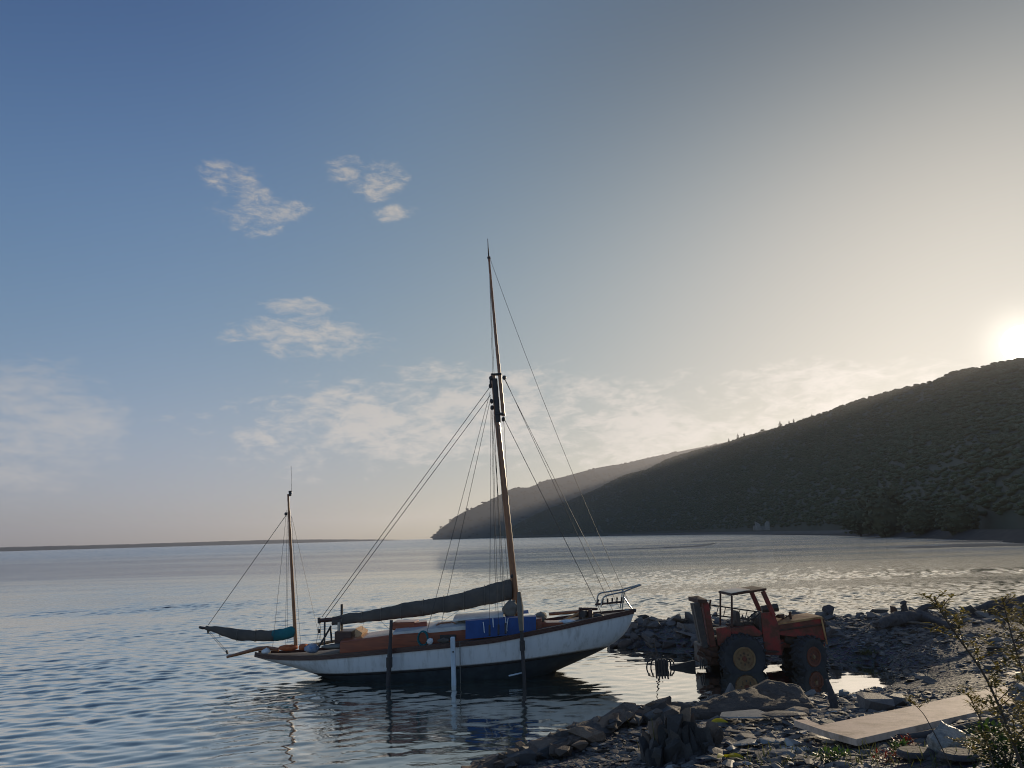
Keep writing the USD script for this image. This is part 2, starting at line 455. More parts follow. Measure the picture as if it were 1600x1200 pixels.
def calm(x, y):
    """Height of the ripples: open water is ruffled in streaks, the shallows in the lee of boat and bank lie nearly still."""
    p3 = np.stack([x * 0.12, y * 0.3, np.zeros_like(x)], -1)
    n = meshkit.fbm(p3 + 70, 3, 5)
    st = meshkit.fbm(np.stack([x * 0.022 + y * .004, y * 0.13, np.zeros_like(x)], -1) + 31, 3, 6)
    a = 0.5 + 0.5 * np.tanh((-5.2 - x + 0.45 * (y - 15) + (n - 0.5) * 4) / 2.2)       # 1 on the left
    far = np.clip((y - 22) / 6, 0, 1)
    a = a * (1 - far) + 1.0 * far
    pool = np.clip((x - 1.0) / 4, 0, 1) * (1 - far)
    a = np.clip(0.26 + 0.74 * a, 0, 1) * (1 - .75 * pool) * (0.7 + 0.6 * n) * np.clip(.35 + 1.4 * st, .5, 1.5) * (1 + .12 * far + .75 * np.clip(x / 18, 0, 1) * far)
    g = lambda f, w: np.exp(-((y - f(x)) / w) ** 2)
    return a * (1 - .85 * g(slick_a, 1.6)) * (1 - .85 * g(slick_b, 4.0)) * (1 - .6 * g(slick_c, 2.2)) * (1 + .7 * g(rough_a, 2.6))


def ripples(X, Y):
    g = np.random.default_rng(11)
    Z = np.zeros_like(X); STEP = np.maximum(DX[None, :], DY[:, None])
    for k in range(46):
        lam = 0.18 * (1.25 / 0.18) ** g.uniform() ** 1.9
        th = math.radians(-94) + g.normal() * 0.42
        kk = 2 * math.pi / lam
        slope = 0.0235 * (lam / 0.6) ** -0.15
        ph = g.uniform(0, 6.28) + 1.2 * meshkit.noise(np.stack([X * 0.11, Y * 0.11, np.full_like(X, k * 3.7)], -1)) * 2
        s = np.sin(kk * (X * math.cos(th) + Y * math.sin(th)) + ph)
        Z += slope / kk * np.clip(lam / STEP / 1.6 - 1.3, 0, 1) * (s + 0.25 * np.cos(2 * np.arcsin(np.clip(s, -1, 1))))
    return Z * calm(X, Y)


def spaced(a, b, step, lo, hi, slow, g1=1.006, g2=1.09):
    """Even steps between a and b, growing slowly out to the distance slow and fast beyond it."""
    def tail(v, end, lim):
        out, s = [], step
        while v < end:
            s *= g1 if v < lim else g2; v += s; out.append(min(v, end))
        return out
    return np.array([-q for q in tail(-a, -lo, slow)][::-1] + list(np.arange(a, b, step)) + tail(b, hi, slow))


SX, SY = spaced(-14, 10, 0.08, -11500, 11500, 85), spaced(10.5, 40, 0.068, -11500, 11500, 170)
DX, DY = np.gradient(SX), np.gradient(SY)
sea_v, sea_q = grid_mesh(SX, SY, ripples)
M_sea = mat('sea', {'g': ('geometry', {}), 'm1': ('mapping', {'scale': (0.5, 1.0, 1.0)}), 'm2': ('mapping', {'scale': (0.004, 0.035, 1.0), 'rotation': (0, 0, 0.03)}), 'm3': ('mapping', {'scale': (0.05, 0.22, 1.0)}),
                    'n1': ('noise_texture', {'scale': 7.0, 'detail': 4.0, 'roughness': 0.55}), 'n2': ('noise_texture', {'scale': 0.8, 'detail': 5.0, 'roughness': 0.6}),
                    'band': ('noise_texture', {'scale': 1.0, 'detail': 4.0, 'roughness': 0.6}), 'patch': ('noise_texture', {'scale': 1.0, 'detail': 3.0}),
                    'br': ('map_range', {'from_min': 0.4, 'from_max': 0.62, 'to_min': 0.4, 'to_max': 1.0, 'clamp': True}),
                    'pr': ('map_range', {'from_min': 0.35, 'from_max': 0.65, 'to_min': 0.5, 'to_max': 1.0, 'clamp': True}),
                    'sep': ('separate_xyz', {}),
                    # lee of the boat: x grows to the right, y away from the shore
                    'lx': ('map_range', {'range_type': 'smoothstep', 'from_min': -1.0, 'from_max': 3.0, 'to_min': 1.0, 'to_max': 0.0, 'clamp': True}),
                    'ly': ('map_range', {'range_type': 'smoothstep', 'from_min': 24.0, 'from_max': 34.0, 'to_min': 0.0, 'to_max': 1.0, 'clamp': True}),
                    'mxl': ('math', {'math_type': 'maximum'}), 'lee': ('math', {'math_type': 'multiply_add', 'value2': 0.86, 'value3': 0.14}),
                    'fy': ('map_range', {'from_min': 60.0, 'from_max': 220.0, 'to_min': 0.0, 'to_max': 1.0, 'clamp': True}),
                    'farw': ('math', {'math_type': 'multiply'}), 'h': ('math', {'math_type': 'multiply_add'}), 'st1': ('math', {'math_type': 'multiply'}), 'st2': ('math', {'math_type': 'multiply'}), 'st3': ('math', {'math_type': 'multiply'}), 'ky': ('map_range', {'range_type': 'smoothstep', 'from_min': 24.0, 'from_max': 150.0, 'to_min': 0.05, 'to_max': 1.0, 'clamp': True}),
                    'bm': ('bump', {'strength': 1.0, 'distance': 1.1, 'filter_width': 0.02}),
                    'p': ('principled_bsdf', {'base_color': (0.008, 0.026, 0.026), 'roughness': 1.0, 'specular_ior_level': 0.0}), 'gl': ('glossy_bsdf', {'color': (1.0, 0.95, 0.865)}), 'fr': ('fresnel', {'IOR': 1.34}), 'f2': ('math', {'math_type': 'multiply', 'value2': 2.9}), 'f3': ('math', {'math_type': 'minimum', 'value2': 0.93}), 'mix': ('mix_closure', {}), 'ro': ('map_range', {'from_min': 60.0, 'from_max': 400.0, 'to_min': 0.03, 'to_max': 0.2, 'clamp': True})},
            [('g.position', 'm1.vector'), ('g.position', 'm2.vector'), ('g.position', 'm3.vector'), ('m1.vector', 'n1.vector'), ('m1.vector', 'n2.vector'), ('m2.vector', 'band.vector'), ('m3.vector', 'patch.vector'),
             ('band.fac', 'br.value'), ('patch.fac', 'pr.value'), ('g.position', 'sep.vector'), ('sep.x', 'lx.value'), ('sep.y', 'ly.value'), ('lx.result', 'mxl.value1'), ('ly.result', 'mxl.value2'), ('mxl.value', 'lee.value1'),
             ('sep.y', 'fy.value'), ('sep.y', 'ro.value'), ('sep.y', 'ky.value'), ('ky.result', 'st3.value2'), ('ro.result', 'gl.roughness'), ('fr.fac', 'f2.value1'), ('f2.value', 'f3.value1'), ('f3.value', 'mix.fac'), ('p.BSDF', 'mix.closure1'), ('gl.BSDF', 'mix.closure2'), ('fy.result', 'farw.value1'), ('n2.fac', 'farw.value2'), ('n1.fac', 'h.value1'), ('farw.value', 'h.value3'),
             ('br.result', 'st1.value1'), ('pr.result', 'st1.value2'), ('st1.value', 'st2.value1'), ('lee.value', 'st2.value2'), ('st2.value', 'st3.value1'), ('st3.value', 'bm.strength'), ('h.value', 'bm.height'), ('bm.normal', 'gl.normal')], 'mix.closure')
stage.GetPrimAtPath('/World/Looks/sea/h').GetAttribute('inputs:value2').Set(0.3) if stage.GetPrimAtPath('/World/Looks/sea/h').GetAttribute('inputs:value2') else UsdShade.Shader(stage.GetPrimAtPath('/World/Looks/sea/h')).CreateInput('value2', Sdf.ValueTypeNames.Float).Set(0.3)
solo('sea', (sea_v, sea_q), M_sea, kind='structure', smooth=True)

# ------------------------------------------------------------------ hills
def skyline(points):
    p = np.array(points, float); f = PchipInterpolator(p[:, 0], p[:, 1])
    return lambda x: f(np.clip(x, p[0, 0], p[-1, 0]))


near_sky = skyline([(770, 836.4), (795, 824), (830, 806), (866, 790), (924, 766), (983, 738), (1010, 732), (1036, 718), (1070, 706), (1100, 698), (1139, 688), (1162, 679), (1191, 672), (1220, 663), (1269, 648), (1311, 632), (1376, 611), (1425, 598), (1457, 591), (1493, 575), (1529, 569), (1555, 562), (1581, 557), (1600, 554), (1700, 530), (1900, 500), (2300, 480), (2900, 520)])
far_sky = skyline([(676, 837.5), (682, 831), (689, 824), (704, 813), (719, 801), (730, 796), (754, 785), (775, 775), (792, 765), (807, 760), (825, 760), (848, 750), (877, 744), (910, 735), (939, 728), (977, 722), (1010, 714), (1040, 708), (1100, 696), (1200, 680), (1300, 690)])
near_base = skyline([(770, 836.6), (850, 836.4), (1000, 836.2), (1100, 836.0), (1200, 837.0), (1300, 837.5), (1400, 838.5), (1500, 839.5), (1600, 841), (1900, 850), (2300, 870), (2900, 930)])


def hill(cols, crest_px, base_dist, crest_dist, rows=26, seed=0, amp=6.0, back=1.5, drop=0.0):
    """A ridge along the shore: foot at the water, a rounded slope to the crest, falling away behind."""
    V = []
    for px in cols:
        d = ray(px, 700); d = np.array([d[0], d[1], 0]); d /= np.linalg.norm(d)
        D0, D1 = base_dist(px), crest_dist(px)
        # crest height along the ray through (px, crest) at horizontal distance D1
        r = ray(px, crest_px(px)); H = CAM[2] + D1 * r[2] / np.hypot(r[0], r[1]); H = max(1.0, H - drop)
        h = np.hypot(r[0], r[1]); dd = np.array([r[0], r[1], 0]) / h
        row = []
        for t in np.linspace(0, 1, rows):
            z = H * (0.03 + 0.97 * t ** 0.85 * (1 - 0.16 * math.sin(math.pi * t)))
            q = dd * (D0 + (D1 - D0) * t); row.append([q[0], q[1], z - (4.0 if t == 0 else 0)])
        for t in np.linspace(0.15, 1, 5):
            q = dd * (D1 + (D1 - D0) * back * t); row.append([q[0], q[1], H * (1 - t ** 1.4) - 2.0 * t])
        V.append(row)
    V = np.array(V); n, k = V.shape[:2]
    p = V.reshape(-1, 3).copy()
    w = np.tile(np.concatenate([np.sin(np.pi * np.linspace(0, 1, rows)) ** 0.6, np.zeros(5)]), n)
    p[:, 2] += (meshkit.fbm(p / 70.0 + 9, 4, seed) - 0.5) * 2 * amp * w
    i, j = np.meshgrid(np.arange(n - 1), np.arange(k - 1), indexing='ij'); a = i * k + j
    return p, np.stack([a, a + k, a + k + 1, a + 1], -1).reshape(-1, 4), V.shape[:2]


def near_D0(px):
    d = ray(px, float(near_base(px))); return min(1900.0, CAM[2] / max(1e-4, -d[2]) * np.hypot(d[0], d[1])) if d[2] < -0.0015 else 1900.0


_cx = np.array([770, 900, 1000, 1100, 1200, 1300, 1400, 1500, 1600, 1900, 2300, 2900.0])
_b = PchipInterpolator(_cx, [1700, 1350, 1080, 820, 560, 400, 290, 225, 180, 130, 90, 60])
_cr = PchipInterpolator(_cx, [1760, 1560, 1330, 1090, 860, 720, 610, 540, 490, 420, 360, 330])
DROP = 2.4                       # the bare ground lies this much below the tree tops of the skyline
near_v, near_q, near_shape = hill(np.linspace(770, 2900, 150), near_sky, lambda x: float(_b(x)), lambda x: float(_cr(x)), 30, 4, 5.0, drop=DROP)
far_v, far_q, far_shape = hill(np.linspace(676, 1300, 90), far_sky, lambda x: 2450.0 - 0.3 * (x - 676), lambda x: 2520 + 0.6 * (x - 676), 16, 7, 8.0, drop=4.0)
M_hill = simple('hillside', (0.024, 0.032, 0.016), 0.9, color2=(0.032, 0.032, 0.018), scale=0.02)
M_far = simple('far_hillside', (0.02, 0.03, 0.016), 0.9, color2=(0.028, 0.034, 0.018), scale=0.01)
solo('near_hill', (near_v, near_q), M_hill, kind='structure', smooth=True)
solo('far_hill', (far_v, far_q), M_far, kind='structure', smooth=True)
# low coast across the estuary
cv, cols = [], np.linspace(-700, 640, 260)
coast_sky = skyline([(-700, 870), (-300, 861), (0, 855), (60, 853.5), (200, 850), (330, 846), (450, 843), (520, 842.6), (600, 843), (640, 844)])
for i, px in enumerate(cols):
    r = ray(px, float(coast_sky(px))); h = np.hypot(r[0], r[1]); d = np.array([r[0], r[1], 0]) / h
    D = 4000 + 500 * (px + 700) / 1340
    hgt = CAM[2] + D * r[2] / h + 5.0 * (meshkit.fbm(np.array([px / 16.0, 3.3, 0.5]), 4, 2) - .5) * min(1, (640 - px) / 120)
    cv.append([[*(d * D)[:2], -2], [*(d * (D + 30))[:2], hgt * .8], [*(d * (D + 90))[:2], hgt], [*(d * (D + 900))[:2], hgt * .9], [*(d * (D + 1300))[:2], -2]])
cv = np.array(cv); i, j = np.meshgrid(np.arange(len(cols) - 1), np.arange(4), indexing='ij'); a = i * 5 + j
solo('far_coast', (cv.reshape(-1, 3), np.stack([a, a + 5, a + 6, a + 1], -1).reshape(-1, 4)), M_far, kind='structure', smooth=False)

# ------------------------------------------------------------------ woods on the hills
def leaf_mat(name, a, b, c, rough=0.8):
    return mat(name, {'oi': ('object_info', {}), 'g': ('geometry', {}), 'n': ('noise_texture', {'scale': 0.6, 'detail': 4.0}), 'ad': ('math', {'math_type': 'multiply_add', 'value2': 0.5}), 'mu': ('math', {'math_type': 'multiply', 'value2': 0.5}),
                      'r': ('rgb_ramp', {'ramp': [(0.2, a), (0.5, b), (0.8, c)]}), 'p': ('principled_bsdf', {'roughness': rough, 'specular_ior_level': 0.2})},
               [('oi.random', 'mu.value1'), ('g.position', 'n.vector'), ('n.fac', 'ad.value1'), ('mu.value', 'ad.value3'), ('ad.value', 'r.fac'), ('r.color', 'p.base_color')])


M_wood = leaf_mat('wood_foliage', (0.062, 0.076, 0.036), (0.075, 0.082, 0.04), (0.095, 0.086, 0.047))
M_farwood = leaf_mat('far_foliage', (0.016, 0.026, 0.013), (0.024, 0.032, 0.016), (0.032, 0.036, 0.018))
M_pine = leaf_mat('pine_foliage', (0.016, 0.026, 0.014), (0.025, 0.035, 0.018), (0.035, 0.042, 0.02))
M_bark = simple('bark', (0.06, 0.045, 0.035), 0.9)


def crown_mesh(seed, n=26):
    """A broadleaf crown about 2 m across: many small leaf clumps through a rough dome."""
    g = np.random.default_rng(seed); ms = []
    core = lumpy(trimesh.creation.icosphere(2, 0.78), 0.22, 1.7, seed); core.apply_scale((1, 1, .85)); ms.append(core)
    for k in range(n):
        d = g.normal(size=3); d /= np.linalg.norm(d); d[2] = abs(d[2]) * .9 - .15
        m = rock(seed * 100 + k, g.uniform(.3, .62) * np.array([1, 1, .8]), d * g.uniform(.68, .98) * np.array([1, 1, .85]), n=9)
        ms.append(m)
    return trimesh.util.concatenate(ms)


def fine_crown(seed, n=330):
    """A near crown about 2 m across, of many small leaf clumps with gaps between them."""
    gg = np.random.default_rng(seed); ms = [lumpy(trimesh.creation.icosphere(2, .6), .2, 1.7, seed)]
    for k in range(n):
        d = gg.normal(size=3); d /= np.linalg.norm(d); d[2] = d[2] * .9 + .1
        rr = (.62 + .45 * meshkit.fbm(d * 1.6 + seed, 2, seed)) * gg.uniform(.8, 1.08)
        ms.append(rock(seed * 1000 + k, gg.uniform(.1, .24) * np.array([1.2, 1.2, .8]), d * rr, gg.uniform(0, 6), 8))
    return trimesh.util.concatenate(ms)


def instancer(path, protos, positions, scales, yaws, kind='stuff', tilts=None):
    pi = UsdGeom.PointInstancer.Define(stage, path)
    holder = UsdGeom.Scope.Define(stage, path + '/kinds')
    targets = []
    for k, (m, mt) in enumerate(protos):
        p = usdkit.mesh(stage, f'{path}/kinds/kind_{k:03d}', m, mt, False if tilts is not None else 50)
        targets.append(p.GetPath())
    pi.CreatePrototypesRel().SetTargets(targets)
    n = len(positions); g = np.random.default_rng(len(path))
    pi.CreateProtoIndicesAttr(Vt.IntArray.FromNumpy(g.integers(0, len(protos), n).astype(np.int32)))
    pi.CreatePositionsAttr(Vt.Vec3fArray.FromNumpy(np.asarray(positions, np.float32)))
    pi.CreateScalesAttr(Vt.Vec3fArray.FromNumpy(np.asarray(scales, np.float32)))
    if tilts is None:
        q = [Gf.Quath(float(math.cos(a / 2)), 0.0, 0.0, float(math.sin(a / 2))) for a in yaws]
    else:
        q = []
        for a, (tx_, ty_) in zip(yaws, tilts):
            w, x_, y_, z_ = trimesh.transformations.quaternion_from_euler(tx_, ty_, a, 'rxyz'); q.append(Gf.Quath(float(w), float(x_), float(y_), float(z_)))
    pi.CreateOrientationsAttr(Vt.QuathArray(q))
    mark(pi.GetPrim(), None, None, None, kind)
    return pi


def strew(v, shape, rows_used, n, seed):
    """Points spread evenly over the rows of a hill's grid."""
    g = np.random.default_rng(seed); P = v.reshape(*shape, 3)[:, :rows_used]
    a, b, c, d = P[:-1, :-1], P[1:, :-1], P[1:, 1:], P[:-1, 1:]
    area = np.linalg.norm(np.cross(b - a, d - a), axis=-1); w = (area / area.sum()).ravel()
    k = g.choice(len(w), n, p=w); i, j = np.unravel_index(k, area.shape)
    s, t = g.uniform(size=(2, n, 1))
    return a[i, j] * (1 - s) * (1 - t) + b[i, j] * s * (1 - t) + c[i, j] * s * t + d[i, j] * (1 - s) * t


g = np.random.default_rng(5)
crowns = [(crown_mesh(k + 1), M_wood) for k in range(4)]
P = strew(near_v, near_shape, 33, 60000, 1)
dist = np.hypot(P[:, 0], P[:, 1]); keep = (P[:, 2] > 5) & (meshkit.fbm(P / 55.0, 3, 12) > 0.05); P = P[keep]; dist = dist[keep]
r = g.uniform(1.0, 2.0, len(P)) * (0.75 + 0.5 * meshkit.noise(P / 40.0, 3)); r = np.where(dist < 330, r * .85, r)
instancer('/World/hill_wood', crowns, P + np.array([0, 0, 1.0]) * (r * .25)[:, None], np.stack([r * g.uniform(.9, 1.25, len(r)), r, r * g.uniform(.5, .8, len(r))], 1), g.uniform(0, 6.28, len(r)))
P = strew(far_v, far_shape, 18, 2600, 2); P = P[P[:, 2] > 6]; r = g.uniform(3, 7, len(P))
instancer('/World/far_wood', [(m_, M_farwood) for m_, _ in crowns], P, np.stack([r * 1.2, r, r * .8], 1), g.uniform(0, 6.28, len(r)))
mark(stage.GetPrimAtPath('/World/hill_wood'), 'dark wood covering the near hillside'); mark(stage.GetPrimAtPath('/World/far_wood'), 'hazy wood on the farther headland')


def conifer(seed, h, w):
    """Pointed tree: whorls of drooping clumps about a stem."""
    gg = np.random.default_rng(seed); ms = []
    for k in range(46):
        t = gg.uniform() ** .8; z = h * (.14 + .86 * t); rr = w * (1 - t) ** .75 * gg.uniform(.3, 1) + .08; a = gg.uniform(0, 6.28)
        s = gg.uniform(.35, .8) * (1.15 - t) * w
        ms.append(rock(seed * 77 + k, (s * 1.3, s, s * .9), (rr * math.cos(a), rr * math.sin(a), z), a, 9))
    ms.append(trimesh.creation.cone(w * .55, h * .9, sections=9).apply_translation((0, 0, h * .1)))
    return trimesh.util.concatenate(ms)


def broad(seed, h, w):
    m = crown_mesh(seed, 34); m.apply_scale((w, w, h * .38)); m.apply_translation((0, 0, h * .62)); return m


ridge = [(1139, 6, 1.7, 1, 'leftmost pointed conifer on the near hill skyline'), (1153, 7, 2.0, 1, 'tall dark conifer second from the left on the skyline'), (1163, 5.5, 1.6, 1, 'short conifer right of the tall one on the skyline'),
         (1191, 4.5, 2.2, 0, 'rounded tree on the skyline between two groups of conifers'), (1219, 6.5, 2.1, 1, 'broad conifer standing highest on the middle of the ridge'), (1233, 4.6, 1.3, 1, 'thin conifer just right of the broad one on the ridge'), (1240, 5, 1.2, 1, 'thin spindly conifer before the ridge steepens'),
         (1268, 4.2, 1.3, 1, 'lone small conifer on the open part of the skyline')]
for k, (px, h, w, con, lab) in enumerate(ridge):
    ry = ray(px, float(near_sky(px)))
    hd = np.hypot(ry[0], ry[1]); D = float(_cr(px)) - 3
    q = np.array([ry[0] / hd * D, ry[1] / hd * D, CAM[2] + D * ry[2] / hd - DROP - .6])
    t = thing('pine_tree' if con else 'ridge_tree', lab, 'tree', q, 'trees standing out on the ridge')
    part(t, 'trunk', tube([q, q + [0, 0, h * .3], q + [0, 0, h * .8]], [.25, .2, .08], 6), M_bark)
    c = conifer(k + 3, h, w) if con else broad(k + 3, h, w); c.apply_translation(q)
    part(t, 'crown', c, M_pine if con else M_wood, False)
# trees on the end of the far headland
for k, (px, h, w, lab) in enumerate([(689, 10, 5, 'hazy tree at the foot of the far headland'), (704, 10, 6, 'hazy tree a third of the way up the far headland end'), (730, 10, 6, 'clump-topped hazy tree where the far headland steepens'), (754, 8, 7, 'hazy round tree above the shoulder of the far headland')]):
    ry = ray(px, float(far_sky(px))); hd = np.hypot(ry[0], ry[1]); D = 2515 + .6 * (px - 676)
    q = np.array([ry[0] / hd * D, ry[1] / hd * D, CAM[2] + D * ry[2] / hd - 5])
    t = thing('headland_tree', lab, 'tree', q, 'trees on the far headland')
    part(t, 'trunk', tube([q - [0, 0, 3], q + [0, 0, h * .5]], [.6, .3], 6), M_bark)
    c = broad(k + 30, h, w); c.apply_translation(q); part(t, 'crown', c, M_farwood, False)
# waterside trees at the hill's foot
for k, (px, py, D, h, w, lab) in enumerate([(1385, 832, 285, 17, 9, 'large rounded tree at the foot of the hill above the shore'), (1345, 833, 320, 12, 8, 'lower rounded tree left of the large one at the foot of the hill'), (1440, 834, 255, 10, 7, 'bushy tree at the hill foot right of the large rounded one'), (1500, 834, 225, 9, 6, 'low bushy tree near the shore under the summit')]):
    ry = ray(px, py); hd = np.hypot(ry[0], ry[1]); q = np.array([ry[0] / hd * D, ry[1] / hd * D, 2.0])
    t = thing('shore_tree', lab, 'tree', q, 'trees at the foot of the near hill')
    part(t, 'trunk', tube([q - [0, 0, 2], q + [0, 0, h * .5]], [.4, .2], 6), M_bark)
    c = fine_crown(k + 50); c.apply_scale((w, w * .8, h * .6)); c.apply_translation(q + [0, 0, h * .3]); part(t, 'crown', c, M_wood, False)

# ------------------------------------------------------------------ far shore
M_mud = simple('mud', (0.05, 0.045, 0.04), 0.5, color2=(0.085, 0.075, 0.065), scale=0.3, bump=0.4, bscale=2.0)
M_shore = simple('foreshore_stones', (0.028, 0.026, 0.023), 0.9, color2=(0.05, 0.045, 0.038), scale=0.35, bump=0.6, bscale=1.5)
R = []
for px in np.linspace(950, 2300, 120):
    a = at_z(px, float(near_base(px)) + 0.4, 0.0); h = np.hypot(a[0], a[1]); u = a / h; u[2] = 0
    D = float(_b(px)); k = 0.7 + .5 * meshkit.noise(np.array([px / 30, 0.5, 0.5]))
    a = u * D; R.append([u * (D - 24 * k) + [0, 0, -.4], u * (D - 14 * k) + [0, 0, .25], u * (D - 6) + [0, 0, .9 * k], u * (D + 6) + [0, 0, 2.2]])
m = loft(R, cap=False, closed=False); m.invert()
solo('foreshore', m, M_shore, kind='structure', smooth=True)


def bar_(name, pts_, width, hgt):
    """A low bank of mud; pixel points at water level."""
    c = np.array([at_z(a, b, 0) for a, b in pts_]); n = 40
    s = np.linspace(0, len(c) - 1, n); C = PchipInterpolator(np.arange(len(c)), c)(s); T = np.gradient(C, axis=0); T /= np.linalg.norm(T, axis=1, keepdims=True)
    W = np.stack([-T[:, 1], T[:, 0], np.zeros(n)], 1); R = []
    for i in range(n):
        k = math.sin(math.pi * (i + .3) / n) ** .5 * (0.6 + .8 * meshkit.noise(np.array([i * .31, 2.2, .4])))
        R.append([C[i] + W[i] * width * k * q + [0, 0, z * k - .12] for q, z in ((-1, 0), (-.4, hgt + .12), (.3, hgt + .1), (1, 0))])
    m = loft(R, cap=False, closed=False)
    if m.face_normals[:, 2].mean() < 0:
        m.invert()
    solo(name, m, M_mud, kind='structure', smooth=True)


bar_('mudbank', [(945, 859.5), (1010, 857), (1070, 855), (1098, 852), (1116, 848)], 3.0, .22)
bar_('mudbank', [(1080, 846.5), (1110, 845.5), (1180, 843)], 4.0, .2)
bar_('mudbank', [(1380, 856.5), (1450, 855.5), (1530, 853), (1600, 852), (1750, 852)], 5.0, .35)
bar_('mudbank', [(1440, 848), (1530, 846.5), (1640, 846)], 5.0, .25)
# ruined stone hut on the far shore
M_stone = simple('pale_stone', (0.3, 0.27, 0.22), 0.9, color2=(0.2, 0.18, 0.15), scale=1.2, bump=.5, bscale=3.0)
q = at_y(1193, 824, 425.0); X_ = np.array([1.0, 0, 0]); Y_ = np.array([0, 1.0, 0]); Z_ = np.array([0, 0, 1.0])
hut = thing('ruined_hut', 'small ruined stone hut with broken walls on the far shore under the wood', 'ruin', q)
part(hut, 'gable', extrude([q + X_ * a + Z_ * b for a, b in ((-4.3, -1.5), (-2.2, -1.5), (-1.6, 1.6), (-3.1, 2.6), (-4.3, 3.2))], Y_, .6), M_stone)
part(hut, 'gable', extrude([q + X_ * a + Z_ * b for a, b in ((1.0, -1.5), (3.4, -1.5), (3.4, 3.0), (2.2, 3.4), (1.0, 1.9))], Y_, .6), M_stone)
part(hut, 'wall', extrude([q + X_ * a + Y_ * 4 + Z_ * b for a, b in ((-4.3, -1.5), (3.4, -1.5), (3.4, 1.2), (.4, .6), (-1.6, 1.4), (-4.3, 1.0))], Y_, .6), M_stone)

# ------------------------------------------------------------------ materials of the boat
M_white = mat('white_hull_paint', {'g': ('geometry', {}), 'm1': ('mapping', {'scale': (3.0, 3.0, 0.5)}), 'n': ('noise_texture', {'scale': 2.2, 'detail': 6.0, 'roughness': 0.7}), 'r': ('rgb_ramp', {'ramp': [(0.2, (0.3, 0.28, 0.24)), (0.5, (0.6, 0.59, 0.565)), (1.0, (0.68, 0.67, 0.65))]}),
                                   'n2': ('noise_texture', {'scale': 0.9, 'detail': 3.0}), 'bm': ('bump', {'strength': 0.12, 'distance': 0.02}), 'p': ('principled_bsdf', {'roughness': 0.38})},
              [('g.position', 'm1.vector'), ('m1.vector', 'n.vector'), ('n.fac', 'r.fac'), ('r.color', 'p.base_color'), ('g.position', 'n2.vector'), ('n2.fac', 'bm.height'), ('bm.normal', 'p.normal')])
M_antifoul = simple('antifoul', (0.012, 0.016, 0.02), 0.6, color2=(0.03, 0.04, 0.042), scale=4.0, bump=0.2)
M_rail = simple('dark_varnish', (0.035, 0.012, 0.01), 0.4, color2=(0.07, 0.03, 0.018), scale=7.0, stretch=(0.3, 1, 3))
M_teak = simple('grey_deck', (0.19, 0.17, 0.14), 0.7, color2=(0.11, 0.1, 0.09), scale=4.0)
M_mahogany = simple('mahogany', (0.3, 0.07, 0.024), 0.35, color2=(0.17, 0.04, 0.016), scale=5.0, stretch=(0.4, 1, 4), coat=0.3)
M_spar = simple('spar_varnish', (0.30, 0.125, 0.045), 0.35, color2=(0.17, 0.062, 0.025), scale=5.0, stretch=(4, 4, 0.35), coat=0.25)
M_spar_pale = simple('pale_spar', (0.42, 0.24, 0.11), 0.4, color2=(0.28, 0.14, 0.06), scale=6.0, stretch=(0.4, 4, 4))
M_black = simple('black_iron', (0.018, 0.017, 0.017), 0.5, color2=(0.035, 0.028, 0.024), scale=12.0)
M_wire = simple('wire', (0.05, 0.05, 0.05), 0.4, metal=0.6)
M_rope = simple('rope', (0.16, 0.14, 0.11), 0.8)
M_canvas = simple('canvas', (0.1, 0.083, 0.066), 0.9, color2=(0.068, 0.058, 0.048), scale=3.0, bump=0.5, bscale=7.0)
M_teal = simple('teal_canvas', (0.008, 0.13, 0.14), 0.85, color2=(0.006, 0.09, 0.1), scale=4.0, bump=0.5, bscale=7.0)
M_tarp = simple('blue_tarpaulin', (0.004, 0.06, 0.23), 0.6, color2=(0.004, 0.042, 0.16), scale=2.0, bump=0.35, bscale=5.0)
M_cream = simple('cream_paint', (0.62, 0.6, 0.55), 0.5, color2=(0.48, 0.46, 0.42), scale=3.0)
M_ply = simple('plywood', (0.5, 0.31, 0.16), 0.55, color2=(0.38, 0.22, 0.1), scale=8.0, stretch=(1, 1, 6))
M_orange = simple('orange_cloth', (0.5, 0.13, 0.035), 0.8, color2=(0.34, 0.075, 0.02), scale=6.0)
M_steel = simple('stainless', (0.42, 0.4, 0.36), 0.32, metal=0.9)
M_bluebag = simple('pale_blue_cloth', (0.1, 0.17, 0.3), 0.7, color2=(0.35, 0.36, 0.36), scale=9.0)
M_post = simple('tarry_timber', (0.02, 0.018, 0.02), 0.6, color2=(0.045, 0.035, 0.03), scale=9.0, stretch=(3, 3, 0.4), bump=0.4)
M_greypost = simple('grey_painted_post', (0.5, 0.55, 0.58), 0.55, color2=(0.4, 0.44, 0.46), scale=5.0, stretch=(3, 3, 0.6))
M_white2 = simple('white_plastic', (0.7, 0.7, 0.68), 0.45)

# ------------------------------------------------------------------ the yacht
_p0, _p1 = at_z(500, 1056, 0), at_z(866, 1050, 0)
_p1[1] += 0.15
E = (_p1 - _p0); E[2] = 0; E /= np.linalg.norm(E)
N = np.array([-E[1], E[0], 0.0])                     # across the boat, away from the camera
_O = (_p0 + _p1) / 2


def B(px, py, off=0.0):
    """A point of the boat seen at a pixel, off metres beyond the centre line."""
    d = ray(px, py); t = (off - np.dot(CAM - _O, N)) / np.dot(d, N); return CAM + d * t


def bu(p):
    return float(np.dot(p - _O, E))


def bw(u, off, z):
    p = _O + E * u + N * off; return np.array([p[0], p[1], z])


